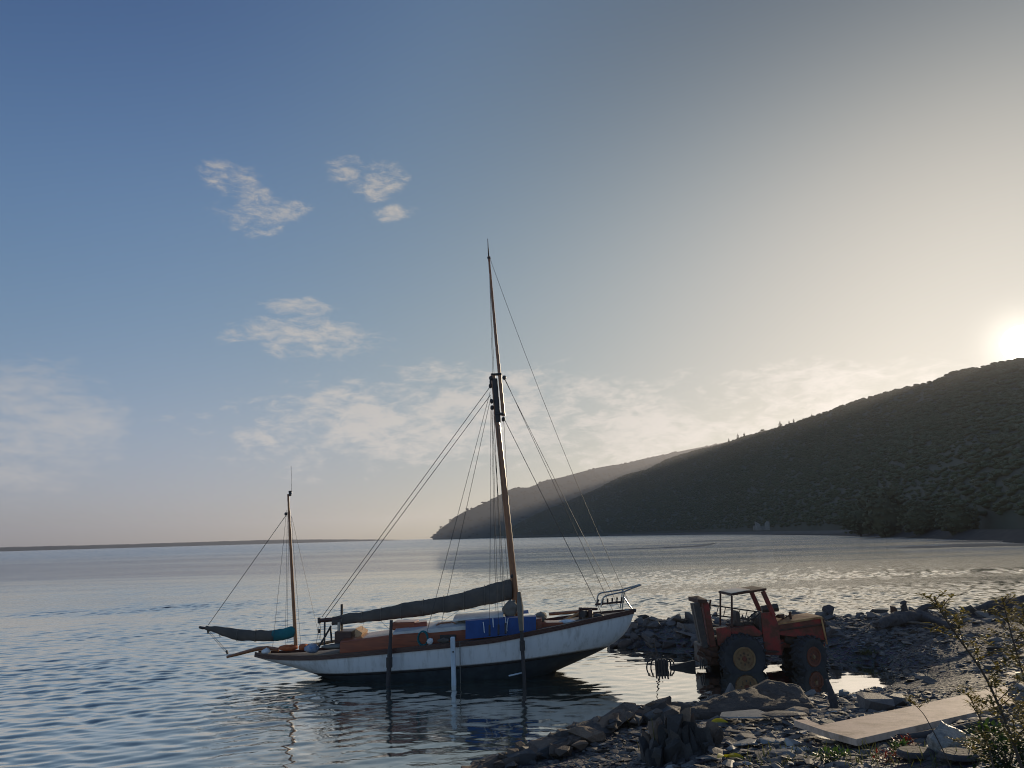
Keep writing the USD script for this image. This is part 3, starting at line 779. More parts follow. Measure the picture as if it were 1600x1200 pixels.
sheer_px = [(398, 1021, .16), (410, 1023.5, .3), (440, 1026, .52), (480, 1026.5, .8), (540, 1022.5, 1.12), (608, 1016, 1.34), (690, 1008, 1.45), (765, 1000, 1.42), (815, 991, 1.33), (870, 980, 1.12), (920, 969, .8), (952, 962, .52), (978, 956.5, .24), (991, 953.5, .04)]
sp = [B(a, b, -c) for a, b, c in sheer_px]
su = [bu(p) for p in sp]
f_sheer = PchipInterpolator(su, [p[2] for p in sp]); f_beam = PchipInterpolator(su, [c for *_, c in sheer_px])
keel_px = [(397, 1026), (412, 1030), (440, 1037), (470, 1045), (505, 1056), (560, 1078), (640, 1098), (720, 1102), (800, 1086), (866, 1050), (912, 1029), (948, 1011.5), (970, 996), (984, 978), (991, 957)]
kp = [B(a, b, 0) for a, b in keel_px]
f_keel = PchipInterpolator([bu(p) for p in kp], [p[2] for p in kp])
bp = [B(601, 1050.5, -1.25), B(765, 1039, -1.3), B(865, 1024.5, -.85), B(952, 1010, -.1)]
_bl = np.polyfit([bu(p) for p in bp], [p[2] for p in bp], 1)
f_boot = lambda u: np.polyval(_bl, u)
U0, U1 = su[0], su[-1] - 0.01
us = np.linspace(U0, U1, 90)


def hull_rows(u, za, zb, n):
    """Points of one side's section between heights za and zb, as (half-breadth, z)."""
    zs, zk, b = float(f_sheer(u)), min(float(f_keel(u)), float(f_sheer(u)) - 0.02), float(f_beam(u))
    out = []
    for z in np.linspace(za, zb, n):
        t = np.clip((zs - z) / (zs - zk), 0, 1)
        out.append((b * (1 - t ** 2.3) ** 0.62, z))
    return out


def skin(top, bottom, n, scale=1.0):
    rings = []
    for u in us:
        zs, zk = float(f_sheer(u)), min(float(f_keel(u)), float(f_sheer(u)) - 0.02)
        a, b = max(min(top(u), zs), zk), max(min(bottom(u), zs), zk)
        near = [bw(u, -h * scale, z) for h, z in hull_rows(u, a, b, n)]
        far = [bw(u, h * scale, z) for h, z in hull_rows(u, a, b, n)][::-1]
        rings.append(near + far)
    m = loft(rings, cap=False, closed=False)
    return m


yacht = thing('sailing_yacht', 'white wooden two-masted yacht with dark bottom resting aground in the shallows', 'sailing boat', _O)
hu = part(yacht, 'hull', skin(lambda u: 99, lambda u: f_boot(u) + 0.012, 14), M_white, True)
part(yacht, 'bottom', skin(lambda u: f_boot(u) - 0.035, lambda u: -99, 12), M_antifoul, True, label='dark antifouled bottom below the white sides')
part(hu, 'boot_stripe', skin(lambda u: f_boot(u) + 0.012, lambda u: f_boot(u) - 0.035, 3, 1.002), M_black, True)
rings = [[bw(u, s * (float(f_beam(u)) - 0.03), float(f_sheer(u)) - 0.05 + 0.05 * (1 - s * s)) for s in np.linspace(-1, 1, 9)] for u in us]
part(yacht, 'deck', loft(rings, cap=False, closed=False), M_teak, True)
for side in (-1, 1):
    def strip(z0, z1, o0, o1):
        R = []
        for u in us:
            b, zs = float(f_beam(u)), float(f_sheer(u))
            R.append([bw(u, side * (b + o0), zs + z0), bw(u, side * (b + o1), zs + z0), bw(u, side * (b + o1), zs + z1), bw(u, side * (b + o0), zs + z1)])
        return loft(R)
    part(yacht, 'rubbing_strake', strip(-0.085, -0.03, -0.04, 0.03), M_rail, 30)
    part(yacht, 'toe_rail', strip(-0.05, 0.03, -0.06, 0.004), M_rail, 30)
# cabin and cockpit
def coach(px0, px1, top0, top1, w0, w1, name, material, n=14, drop=0.04):
    """A cabin side and end wall box with its top edge given in pixels on the near side."""
    a, b = B(px0, top0, -w0), B(px1, top1, -w1)
    R = []
    for s in np.linspace(0, 1, n):
        u = bu(a) + (bu(b) - bu(a)) * s; w = w0 + (w1 - w0) * s ** 1.3; zt = a[2] + (b[2] - a[2]) * s
        zb = float(f_sheer(u)) - 0.08
        R.append([bw(u, -w, zb), bw(u, -w + 0.02, zt - drop), bw(u, -w + 0.06, zt), bw(u, 0, zt + 0.06), bw(u, w - 0.06, zt), bw(u, w - 0.02, zt - drop), bw(u, w, zb)])
    return part(yacht, name, loft(R), material, 30)


coach(531, 622, 1002.5, 991, .78, .86, 'cockpit_coaming', M_mahogany, drop=0.02)
cab = coach(612, 846, 991, 967, .92, .62, 'cabin', M_mahogany)
part(cab, 'window', cbox((0.03, 0.42, 0.12), B(700, 995.5, -.93), 0.01, np.stack([N, E, [0, 0, 1]], 1)), M_black)


def roof(px0, px1, t0, t1, w0, w1, th, parent, name, material):
    a, b = B(px0, t0, -w0), B(px1, t1, -w1); R = []
    for s in np.linspace(0, 1, 10):
        u = bu(a) + (bu(b) - bu(a)) * s; w = w0 + (w1 - w0) * s; zt = a[2] + (b[2] - a[2]) * s
        R.append([bw(u, -w, zt - th), bw(u, -w, zt), bw(u, -w * .5, zt + .05), bw(u, 0, zt + .07), bw(u, w * .5, zt + .05), bw(u, w, zt), bw(u, w, zt - th)])
    return part(parent, name, loft(R), material, 40)


roof(614, 735, 988, 977, .88, .82, .1, yacht, 'cabin_roof', M_cream)
roof(708, 786, 967.5, 961.5, .62, .56, .05, yacht, 'cabin_roof', M_cream)
hatch = part(yacht, 'hatch', cbox((0.62, 0.7, 0.2), B(634, 976, -.1), 0.02, np.stack([E, N, [0, 0, 1]], 1)), M_mahogany)
part(yacht, 'hatch', hull([B(x, y, o) for x, y, o in [(639, 982, -.5), (667, 979, -.5), (639, 974, -.4), (667, 971, -.4), (639, 980, .3), (667, 977, .3), (639, 971.5, .2), (667, 968.5, .2)]]), M_mahogany)
part(yacht, 'skylight', hull([B(x, y, o) for x, y, o in [(682, 980, -.5), (706, 977, -.5), (682, 980, .3), (706, 977, .3), (684, 973.5, -.3), (704, 971, -.3), (684, 972, .1), (704, 969.5, .1)]]), M_mahogany)
part(yacht, 'grab_rail', tube([B(681, 977, -.5), B(690, 973.5, -.5), B(706, 972, -.5), B(712, 974, -.5)], 0.018), M_spar)
part(yacht, 'deck_hatch', cbox((0.72, 0.6, 0.2), B(859, 977, -.25), 0.02, np.stack([E, N, [0, 0, 1]], 1)), M_mahogany)
# companion box by the tiller, lid on the sunny side
bx = part(yacht, 'locker_box', cbox((0.46, 0.7, 0.36), B(541, 995, -.05), 0.012, np.stack([E, N, [0, 0, 1]], 1)), M_rail)
part(bx, 'box_lid', slab([B(555, 982, -.38), B(566, 989, -.38), B(564, 995, -.38), B(560, 1001.5, -.38), B(555, 997, -.38)], N, 0.7, 0.008), M_ply, label='sunlit bare plywood flap at the end of the box')
part(yacht, 'stove_pipe', tube([B(534, 944, .1), B(534, 992, .1)], 0.034, 10), M_black)
part(yacht, 'stove_pipe', tube([B(530, 972, -.1), B(530, 1000, -.1)], 0.05, 10), M_steel)
# tiller, gallows
part(yacht, 'tiller', tube([B(470, 1010.5, 0), B(500, 1006, 0), B(527, 1001, 0), B(540, 1000.5, 0), B(554, 1004, -.1)], [.045, .045, .04, .035, .03]), M_spar_pale)
for q in ([(507.5, 972), (507, 1013)], [(517, 979), (498, 1011)], [(508, 995), (517, 978)], [(516.5, 980), (518, 1003)]):
    part(yacht, 'boom_crutch', tube([B(*q[0], -.15), B(*q[1], -.2)], 0.026), M_black)
# bumpkin
part(yacht, 'bumpkin', tube([B(354.5, 1026.5), B(372, 1022), B(392, 1016.5), B(404, 1013.5), B(418, 1012.5), B(436, 1015)], [.035, .045, .05, .055, .055, .05]), M_spar)
# masts
mast = part(yacht, 'main_mast', tube([B(770, 584), B(776, 650), B(784.5, 730), B(796, 840), B(804.5, 925), B(808, 972)], [.062, .075, .085, .092, .095, .095], 14), M_spar)
part(mast, 'mast_band', tube([B(772.5, 592), B(778, 660)], [.09, .09], 10), M_black)
part(mast, 'mast_cap', cbox((0.3, 0.16, 0.05), B(776, 585), 0.01, np.stack([E, N, [0, 0, 1]], 1)), M_black)
part(mast, 'mast_cap', cbox((0.26, 0.2, 0.07), B(780.5, 647), 0.01, np.stack([E, N, [0, 0, 1]], 1)), M_black)
for x, y, o in ((767, 591, -.05), (766.5, 603, .05), (768, 627, -.1), (769, 637, 0), (788, 590, 0), (786.5, 655, -.05), (767.5, 597, .1), (800.5, 900, -.05)):
    part(mast, 'block', lumpy(trimesh.creation.icosphere(1, 0.055).apply_transform(trimesh.transformations.scale_matrix(1.35, direction=[0, 0, 1])).apply_translation(B(x, y, o)), 0.01, 20), M_black)
topm = part(yacht, 'topmast', tube([B(763.6, 400), B(768, 450), B(775, 530), B(781, 590), B(786.8, 650)], [.03, .038, .045, .05, .055], 12), M_spar)
part(topm, 'mast_spike', tube([B(762, 373), B(763.7, 402)], [.008, .022], 8), M_black)
part(topm, 'masthead_fitting', cbox((0.1, 0.08, 0.06), B(764, 403), 0.01), M_black)
for q in (((803, 938), (801, 972)), ((812, 936), (814, 968))):
    part(mast, 'halyard_coil', lumpy(tube([B(*q[0], -.22), B((q[0][0] + q[1][0]) / 2, (q[0][1] + q[1][1]) / 2, -.26), B(*q[1], -.2)], [.04, .07, .05], 8), 0.03, 9), M_rope)
mizz = part(yacht, 'mizzen_mast', tube([B(450.2, 772), B(454, 850), B(458, 930), B(462.5, 1014)], [.03, .04, .048, .052], 12), M_spar)
part(mizz, 'radio_aerial', tube([B(454.8, 728), B(455.4, 768)], .005, 5), M_wire)
part(mizz, 'masthead_light', tube([B(453.5, 767), B(453.5, 775)], [.05, .035], 8), M_black)
part(mizz, 'masthead_light', tube([B(451, 772), B(456.5, 770)], .025, 6), M_white2)
part(mizz, 'block', lumpy(trimesh.creation.icosphere(1, 0.05).apply_translation(B(447, 803)), 0.008, 20), M_black)
# sails stowed on their booms under covers
def cover(tops, bots, width, material, parent, name, n=70, seed=1, amp=.05):
    tx = PchipInterpolator([a for a, _ in tops], [b for _, b in tops]); bx_ = PchipInterpolator([a for a, _ in bots], [b for _, b in bots])
    x0, x1 = max(tops[0][0], bots[0][0]), min(tops[-1][0], bots[-1][0]); R = []
    for i, x in enumerate(np.linspace(x0, x1, n)):
        a, b = B(x, float(tx(x))), B(x, float(bx_(x))); c, h = (a + b) / 2, (a[2] - b[2]) / 2
        ang = np.linspace(0, 2 * np.pi, 25)[:-1]
        k = 1 + 0.5 * (1 - np.sin(ang)) / 2                                     # fuller at the bottom, a ridge on top
        R.append([c + N * (math.cos(t) * h * width * kk) + np.array([0, 0, math.sin(t) * h]) for t, kk in zip(ang, k)])
    m = loft(R)
    v = np.array(m.vertices); d = meshkit.fbm(np.stack([v @ E * 3.2, v @ N * 5, v[:, 2] * 4.0 + (v @ E) * 2.2], -1) + 40, 4, seed) - .5
    m.vertices = v + np.array(m.vertex_normals) * (d * 2 * amp)[:, None]
    return part(parent, name, m, material, True)


boom = part(yacht, 'main_boom', tube([B(499, 969.5), B(520, 968), B(660, 951), B(806, 932)], [.055, .06, .07, .06], 10), M_rail)
part(boom, 'boom_end_fitting', tube([B(498.5, 965), B(499, 974)], .045, 8), M_black)
cover([(519, 963.5), (540, 960), (568, 956), (600, 949.5), (629, 943), (680, 934), (720, 926), (745, 919), (775, 910.5), (800, 905)], [(519, 977), (535, 976), (568, 972), (609, 968.5), (640, 964.5), (680, 959), (720, 953.5), (770, 943), (800, 936.5)], .5, M_canvas, yacht, 'mainsail_cover')
mb = part(yacht, 'mizzen_boom', tube([B(312, 980.5), B(330, 982.5), B(380, 990), B(462, 987)], [.03, .04, .045, .05], 8), M_rail)
part(mb, 'boom_end_fitting', tube([B(311.5, 980), B(318, 981.5)], [.035, .04], 8), M_black)
cover([(322, 977.5), (340, 979), (379, 984), (400, 985.5), (428, 985)], [(322, 984), (340, 991), (356, 997), (379, 1001.5), (428, 1002)], .55, M_canvas, yacht, 'mizzen_cover', 26, 3)
cover([(426, 985), (440, 982), (456, 978.5), (461, 981)], [(426, 1002), (440, 1000.5), (457, 996), (461, 994)], .62, M_teal, yacht, 'mizzen_cover', 14, 5)
def lashings(tops, bots, width, parent, xs):
    tx = PchipInterpolator([a for a, _ in tops], [b for _, b in tops]); bx_ = PchipInterpolator([a for a, _ in bots], [b for _, b in bots])
    for x in xs:
        a, b = B(x, float(tx(x)) - .6), B(x - .8, float(bx_(x)) + .8); c, h = (a + b) / 2, (a[2] - b[2]) / 2
        part(parent, 'lashing', tube([c + N * (math.cos(t) * h * width * (1 + .25 * (1 - math.sin(t)))) * 1.05 + np.array([0, 0, math.sin(t) * h * 1.03]) for t in np.linspace(0, 6.28, 20)], .008, 5), M_rope, True)


lashings([(519, 963.5), (568, 956), (629, 943), (720, 926), (775, 910.5), (800, 905)], [(519, 977), (568, 972), (640, 964.5), (720, 953.5), (770, 943), (800, 936.5)], .5, '/World/sailing_yacht/mainsail_cover', (536, 566, 596, 628, 662, 694, 726, 758, 786))
lashings([(322, 977.5), (379, 984), (428, 985)], [(322, 984), (356, 997), (379, 1001.5), (428, 1002)], .55, '/World/sailing_yacht/mizzen_cover', (345, 372, 400))
# standing and running rigging
def stay(a, b, oa=0, ob=0, r=.009, sag=0.0, name='stay', material=M_wire):
    part(yacht, name, rope(B(*a, oa), B(*b, ob), r * .78, sag), material, True)


stay((766, 604), (503, 964), 0, 0, .012, name='topping_lift'); stay((766.5, 617), (507, 967), 0, 0, .012, name='topping_lift')
stay((766, 612), (667, 988), 0, -1.3, .009, name='running_backstay'); stay((767, 620), (690, 972), 0, .9, .009, name='running_backstay')
for a, b, oa, ob in (((767, 640), (765, 985), -.05, -1.2), ((769, 640), (779, 984), -.05, -1.25), ((771, 642), (790, 982), -.05, -1.3), ((768, 634), (775, 958), .05, 1.1), ((772, 650), (785, 957), .05, 1.1), ((764, 404), (770, 585), 0, -.05), ((765, 420), (772, 583), 0, .1)):
    stay(a, b, oa, ob, .008, name='shroud')
for x, y in ((765, 985), (779, 984), (790, 982)):
    part(yacht, 'deadeye', tube([B(x, y - 8, -1.24), B(x, y + 8, -1.36)], .028, 7), M_black)
stay((786, 651), (940, 958), 0, -.3, .011, name='forestay'); stay((789, 592), (958, 955), 0, -.1, .009, name='forestay'); stay((789, 594), (968, 950), 0, .3, .009, name='forestay')
stay((766, 405), (988, 953), 0, 0, .008, .35, name='topmast_stay')
stay((787, 655), (802, 935), 0, -.1, .008, name='halyard'); stay((776, 655), (795, 930), -.08, -.1, .008, name='halyard', material=M_rope); stay((768, 640), (790, 935), 0, -.12, .007, name='halyard', material=M_rope)
stay((447, 805), (325, 977), 0, 0, .011, name='topping_lift')
for a, b, oa, ob in (((448, 797), (426, 1011), 0, -.3), ((449, 800), (446, 1012), .05, .35), ((451, 800), (449, 1004), 0, .3), ((455, 806), (470, 1009), 0, -.55), ((456, 808), (500, 1000), 0, -.7)):
    stay(a, b, oa, ob, .006, name='mizzen_shroud')
stay((324, 986), (355.5, 1022), 0, 0, .007, name='mizzen_sheet', material=M_rope); stay((327, 986), (357, 1020), 0, .03, .007, name='mizzen_sheet', material=M_rope)
part(yacht, 'sheet_block', tube([B(325, 985), B(325.5, 990)], .03, 8), M_black); part(yacht, 'sheet_block', tube([B(354, 1016), B(355.5, 1022)], .03, 8), M_black)
stay((499, 974), (494, 1007), 0, -.3, .008, name='main_sheet', material=M_rope); stay((500, 974), (502, 1007), 0, .3, .008, name='main_sheet', material=M_rope)
part(yacht, 'sheet_block', tube([B(498.5, 983), B(499, 989)], [.05, .04], 8), M_black)
stay((568, 972), (560, 1003), 0, -.3, .006, .1, name='reef_line', material=M_rope); stay((595, 970), (612, 985), 0, -.3, .006, .02, name='reef_line', material=M_rope); stay((717, 954), (690, 972), 0, -.4, .006, name='reef_line', material=M_rope)
# bow: pulpit, fairlead bar, bitts, spars
rail1 = [(931.5, 948), (934, 931), (936.5, 927.5), (941, 926), (973, 921), (985, 917.5), (1001, 913)]
rail2 = [(939, 948), (941, 937), (944, 932.5), (950, 930), (975, 924.5), (988, 919), (1001.5, 914)]
for r_, o in ((rail1, .3), (rail2, -.3)):
    o2 = [o, o, o, o, o * .8, o * .5, 0]
    part(yacht, 'pulpit_rail', tube([B(x, y, q) for (x, y), q in zip(r_, o2)], .02, 8), M_steel)
for a, b, o in (((973, 921), (969, 951), .25), ((975.5, 924), (972, 952), -.25), ((975, 934), (987, 951), -.1)):
    part(yacht, 'pulpit_leg', tube([B(*a, o), B(*b, o * .7)], .018, 8), M_steel)
bar = part(yacht, 'pin_rail', beam(B(930, 944.5, -.1), B(975, 940, .05), .07, .05), M_rail)
for k in range(6):
    x = 934 + k * 7.4
    part(bar, 'belaying_pin', tube([B(x, 946 - k * .6, -.06), B(x + .6, 936.5 - k * .7, -.06)], [.012, .03], 6), M_black)
for x, y, h in ((907, 969, 20), (922, 967, 15)):
    part(yacht, 'bitt', beam(B(x, y, -.15), B(x, y - h, -.15), .1, .1, N), M_rail)
part(yacht, 'windlass', tube([B(905, 951.5, -.2), B(933, 951.5, .1)], .035, 8), M_rail)
part(yacht, 'windlass', tube([B(910, 960, -.3), B(922, 958, .2)], [.09, .09], 10), M_black)
part(yacht, 'spare_spar', tube([B(858, 959.5, .3), B(906, 955.5, .25)], .045, 8), M_spar)
part(yacht, 'spare_spar', tube([B(878, 970, -.1), B(912, 955, .0)], .035, 8), M_spar_pale)
part(yacht, 'stem_fitting', cbox((0.2, 0.12, 0.09), B(988, 954), .02, np.stack([E, N, [0, 0, 1]], 1)), M_black)
part(yacht, 'anchor_roller', tube([B(976, 953, .1), B(994, 953, .05)], .03, 8), M_steel)
# spars laid on the side deck
part(yacht, 'bilge_board', beam(B(795, 1056, -1.75), B(817, 1051, -1.5), .03, .035), M_greypost)
for (x0, y0), (x1, y1), r0, nm in (((611.5, 969), (606, 1080), (.042, .062), 'dark timber leg lashed upright against the after quarter'), ((812, 934), (819, 1060), (.036, .05), 'dark timber leg with hanging tackle abreast of the main mast')):
    a, b = B(x0, y0, -1.5), B(x1, y1, -1.56)
    b2 = a + (b - a) * 1.45
    lg = part(yacht, 'beaching_leg', tube([a, a + (b - a) * .35, a + (b - a) * .45, b, b2], [r0[0], r0[0], r0[1], r0[1] * .95, r0[1] * .9], 10), M_post, label=nm)
    m_ = a + (b - a) * (.42 if r0[0] > .05 else .6)
    part(lg, 'iron_strap', tube([m_ - [0, 0, .12], m_ + [0, 0, .12]], r0[1] + .02, 10), M_black)
tk = B(812.5, 950, -1.55)
part(yacht, 'tackle', lumpy(tube([B(811, 925, -1.45), tk, B(815, 985, -1.55)], [.05, .08, .05], 8), .03, 8), M_rope)
# loose gear on deck
def lump(name, label, cat, c, size, material, seed, group=None):
    m = trimesh.creation.icosphere(3, 0.5); m.apply_scale(size); m = lumpy(m, min(size) * .22, 3.0 / max(size), seed); m.apply_translation(c)
    solo(name, m, material, label, cat, group, smooth=50)


lump('orange_cover', 'crumpled orange cloth heaped round the foot of the mizzen mast', 'cloth', B(450, 1012, -.05), (.5, .4, .15), M_orange, 3)
lump('orange_cover', 'small orange bundle on deck just forward of the mizzen mast', 'cloth', B(474, 1011, -.1), (.26, .3, .16), M_orange, 4)
lump('fender', 'round white fender on the stern deck catching the sun', 'fender', B(416, 1018, -.1), (.24, .24, .16), M_white2, 5)
lump('sail_bag', 'pale blue and grey bag on the after deck beside the boom crutch', 'bag', B(487, 1013.5, -.35), (.42, .4, .24), M_bluebag, 6)
lump('rope_coil', 'heap of grey rope on deck below the boom crutch', 'rope', B(522, 1010, -.6), (.7, .4, .14), M_rope, 7)
lump('white_jug', 'white plastic jug on the side deck near the white post', 'jug', B(672, 1002, -1.15), (.17, .16, .17), M_white2, 8)
lump('anchor_bundle', 'grey tarpaulin bundle on the foredeck right of the blue sheet', 'bundle', B(845, 963, -.1), (.34, .4, .26), M_rope, 9)
lump('rope_coil', 'tangle of pale mooring rope on the foredeck before the bitts', 'rope', B(888, 972, -.25), (.56, .3, .13), M_white2, 10)
coil = [B(660, 998, -1.2) + .16 * (math.cos(t) * E * .8 + math.sin(t) * np.array([0, 0, 1.0]) * 1.1) + N * .01 * t for t in np.linspace(0, 18.8, 60)]
solo('hose_coil', tube(coil, .018, 6), M_teal, 'green coil of line hung on the cabin side left of the jug', 'rope')
# blue sheet over the cabin side
top, bot = [(727.5, 969.5), (760, 967), (800, 964.5), (837.5, 962.5)], [(727.5, 998.5), (760, 996), (800, 992), (840, 987.5)]
R = []
for s in np.linspace(0, 1, 40):
    xt = 727.5 + 110 * s; yt, yb = float(PchipInterpolator(*zip(*top))(xt)), float(PchipInterpolator(*zip(*bot))(min(xt + 1, 840)))
    R.append([B(xt, yt - 1.5, -.45), B(xt, yt, -.78)] + [B(xt, yt + (yb - yt) * q, -1.0 - .06 * q) for q in np.linspace(.03, 1, 16)])
m = loft(R, cap=False, closed=False); v = np.array(m.vertices)
v = v + N * ((meshkit.fbm(np.stack([v @ E * 1.8, v[:, 2] * .8, np.zeros(len(v))], -1) + 20, 3, 2) - .5) * .16)[:, None]
th = trimesh.Trimesh(np.vstack([v, v + N * .012]), np.vstack([m.faces, m.faces[:, ::-1] + len(v)]), process=False)
solo('blue_tarpaulin', th, M_tarp, 'bright blue tarpaulin draped over the near side of the cabin below the main mast', 'tarpaulin', smooth=40)
m = hull([B(x, y, o) for x, y, o in [(775, 961, .2), (826, 956.5, .2), (776, 957.5, .5), (825, 953, .5), (775, 963, .1), (826, 958.5, .1)]])
solo('blue_tarpaulin', m, M_tarp, 'folded blue sheet on the cabin top behind the main mast', 'tarpaulin')
for k, (x0, y0, x1, y1) in enumerate([(755, 972, 757, 989), (789, 963, 792, 986), (794, 966, 791, 990), (770, 966, 771, 980)]):
    solo('mooring_line', rope(B(x0, y0, -1.02), B(x1, y1, -1.12), .012, -.02, 8), M_white2, ['short pale rope end hanging over the left part of the blue sheet', 'pale frayed rope hanging over the blue sheet left of the tackle leg', 'second pale frayed rope beside the tackle leg over the blue sheet', 'thin pale cord over the middle of the blue sheet'][k], 'rope')
lump('rope_bundle', 'grey bundle of rope and canvas at the foot of the main mast', 'rope', B(797, 953, -.25), (.4, .3, .5), M_rope, 21)
lump('rope_bundle', 'small coil of dark rope on the deck beside the windlass', 'rope', B(935, 962, -.2), (.3, .3, .12), M_black, 22)
lump('fender', 'small grey fender lying on the side deck left of the grey post', 'fender', B(693, 1001, -1.2), (.34, .14, .13), M_canvas, 23)
# post between the legs, standing in the water
a, b = B(707.3, 995, -1.72), B(709.2, 1067, -1.72)
post = thing('grey_post', 'pale grey square post standing in the water against the middle of the hull', 'post', [b[0], b[1], 0])
part(post, 'timber', beam(a + (b - a) * 1.5, a, .115, .115, N, .02), M_greypost)
part(post, 'bolt', tube([B(708, 1018.5, -1.79), B(708, 1018.5, -1.76)], .022, 8), M_black)
a = B(718.5, 1002, -1.5)
solo('mooring_line', rope(a, B(719.5, 1068, -1.62), .012), M_rope, 'thin rope hanging down the hull just right of the grey post', 'rope')

# ------------------------------------------------------------------ the rusty tractor
M_red = mat('rusted_red_paint', {'g': ('geometry', {}), 'n': ('noise_texture', {'scale': 3.2, 'detail': 9.0, 'roughness': 0.7}), 'r': ('rgb_ramp', {'ramp': [(0.3, (0.3, 0.022, 0.014)), (0.46, (0.22, 0.024, 0.014)), (0.54, (0.13, 0.036, 0.016)), (0.75, (0.07, 0.028, 0.014))]}),
                             'n2': ('noise_texture', {'scale': 25.0, 'detail': 5.0}), 'bm': ('bump', {'strength': 0.35, 'distance': 0.01}), 'rr': ('map_range', {'from_min': .4, 'from_max': .6, 'to_min': .4, 'to_max': .85, 'clamp': True}), 'p': ('principled_bsdf', {})},
            [('g.position', 'n.vector'), ('n.fac', 'r.fac'), ('r.color', 'p.base_color'), ('n.fac', 'rr.value'), ('rr.result', 'p.roughness'), ('g.position', 'n2.vector'), ('n2.fac', 'bm.height'), ('bm.normal', 'p.normal')])
M_rust = simple('rust', (0.09, 0.035, 0.016), 0.85, color2=(0.04, 0.018, 0.011), scale=8.0, bump=.5)
M_rustpale = simple('pale_rust', (0.55, 0.3, 0.11), 0.8, color2=(0.26, 0.1, 0.035), scale=3.0, bump=.4)
M_tyre = simple('tyre_rubber', (0.012, 0.012, 0.014), 0.75, color2=(0.03, 0.029, 0.028), scale=5.0, bump=.3)
M_rimy = simple('cream_rim', (0.22, 0.125, 0.05), 0.75, color2=(0.14, 0.055, 0.02), scale=7.0, lo=.45, hi=.7)
M_rimr = simple('orange_rim', (0.17, 0.05, 0.018), 0.75, color2=(0.13, 0.03, 0.012), scale=7.0)
M_greasy = simple('greasy_iron', (0.03, 0.026, 0.023), 0.55, color2=(0.07, 0.045, 0.03), scale=9.0, bump=.4)
M_creamtop = simple('weathered_cream', (0.8, 0.66, 0.48), 0.7, color2=(0.45, 0.25, 0.12), scale=3.0, lo=.5, hi=.72)
_t0 = at_z(1164, 1052, 0.0)
TH = math.radians(3.0)
TE = np.array([math.cos(TH), math.sin(TH), 0]); TN = np.array([-math.sin(TH), math.cos(TH), 0])


def T(px, py, off=0.0):
    """A point of the tractor seen at a pixel; off metres beyond the near wheels' outer face."""
    d = ray(px, py); t = (off - np.dot(CAM - _t0, TN)) / np.dot(d, TN); return CAM + d * t


W_ = 1.75
tr = thing('tractor', 'derelict rusty red tractor with open cab and lifting mast standing in the shallows', 'tractor', [*T(1210, 1050, .9)[:2], 0])


def wheel(px, py, off, R0, wid, rimm, hubm, steer=0.0, camber=0.0, lab=None, inward=1):
    c = T(px, py, off); ax = TN * math.cos(steer) - TE * math.sin(steer)
    ez = np.array([0, 0, 1.0]) - ax * 0; ex = np.cross(ax, ez) * -1; ex /= np.linalg.norm(ex)
    def ring(r, d, n=40, ph=0.0):
        a = np.linspace(0, 2 * np.pi, n + 1)[:-1] + ph
        return [c + ax * d + r * (math.cos(t) * ex + math.sin(t) * ez) for t in a]
    Ri = R0 * .5
    prof = [(Ri, 0.03), (R0 * .72, -.005), (R0 * .88, .0), (R0 * .97, .05), (R0, wid * .3), (R0, wid * .7), (R0 * .97, wid - .05), (R0 * .88, wid), (R0 * .72, wid + .005), (Ri, wid - .03), (Ri, 0.03)]
    w = part(tr, 'wheel', loft([ring(r, d) for r, d in prof], cap=False), M_tyre, 40, label=lab)
    for k in range(18):                                               # chevron lugs
        a = 2 * math.pi * k / 18
        for sgn, d0, d1, da in ((1, .01, wid * .52, .16), (-1, wid * .48, wid - .01, -.16)):
            a0, a1 = (a, a + .16) if sgn > 0 else (a + .33, a + .17)
            p = c + ax * d0 + (R0 - .01) * (math.cos(a0) * ex + math.sin(a0) * ez); q = c + ax * d1 + (R0 + .005) * (math.cos(a1) * ex + math.sin(a1) * ez)
            part(w, 'tyre_lug', beam(p, q, .06, .07, (p - c) / np.linalg.norm(p - c), .01), M_tyre, 30)
    part(w, 'rim', loft([ring(Ri + .005, .03), ring(Ri - .015, .0), ring(Ri - .05, .01), ring(Ri - .06, .09), ring(Ri * .68, .13), ring(Ri * .62, .09), ring(Ri * .1, .085)]), rimm, 30)
    part(w, 'hub', loft([ring(Ri * .66, .1, 20), ring(Ri * .64, .06, 20), ring(Ri * .24, .05, 20), ring(Ri * .18, .0, 20), ring(.01, -.005, 20)]), hubm, 30)
    for k in range(8):
        a = 2 * math.pi * k / 8
        p = c + ax * .075 + Ri * .46 * (math.cos(a) * ex + math.sin(a) * ez)
        part(w, 'wheel_bolt', tube([p, p - ax * .045], .03, 6), M_black)


wheel(1164, 1030, .02, .59, .42, M_rimy, M_rimr, lab='near rear wheel with cream rim and red hub')
wheel(1273, 1026.5, .18, .5, .38, M_rimr, M_rimy, steer=.42, lab='turned front wheel with orange rim')
c2 = T(1164, 1030, .02)
wheel(1143, 1024, W_ - .42, .62, .42, M_rimy, M_rimr); wheel(1254, 1021, W_ - .35, .5, .38, M_rimr, M_rimy, steer=.42)
for a, o0, o1 in (((1164, 1030), .3, 1.6), ((1273, 1026), .45, 1.5)):
    part(tr, 'axle', tube([T(*a, o0), T(*a, o0) + TN * (o1 - o0)], .09, 10), M_greasy)


def plate(name, pts_, off, thick, m, parent=None, label=None):
    return part(parent or tr, name, extrude([T(x, y, off) for x, y in pts_], TN, thick), m, 30, label=label)


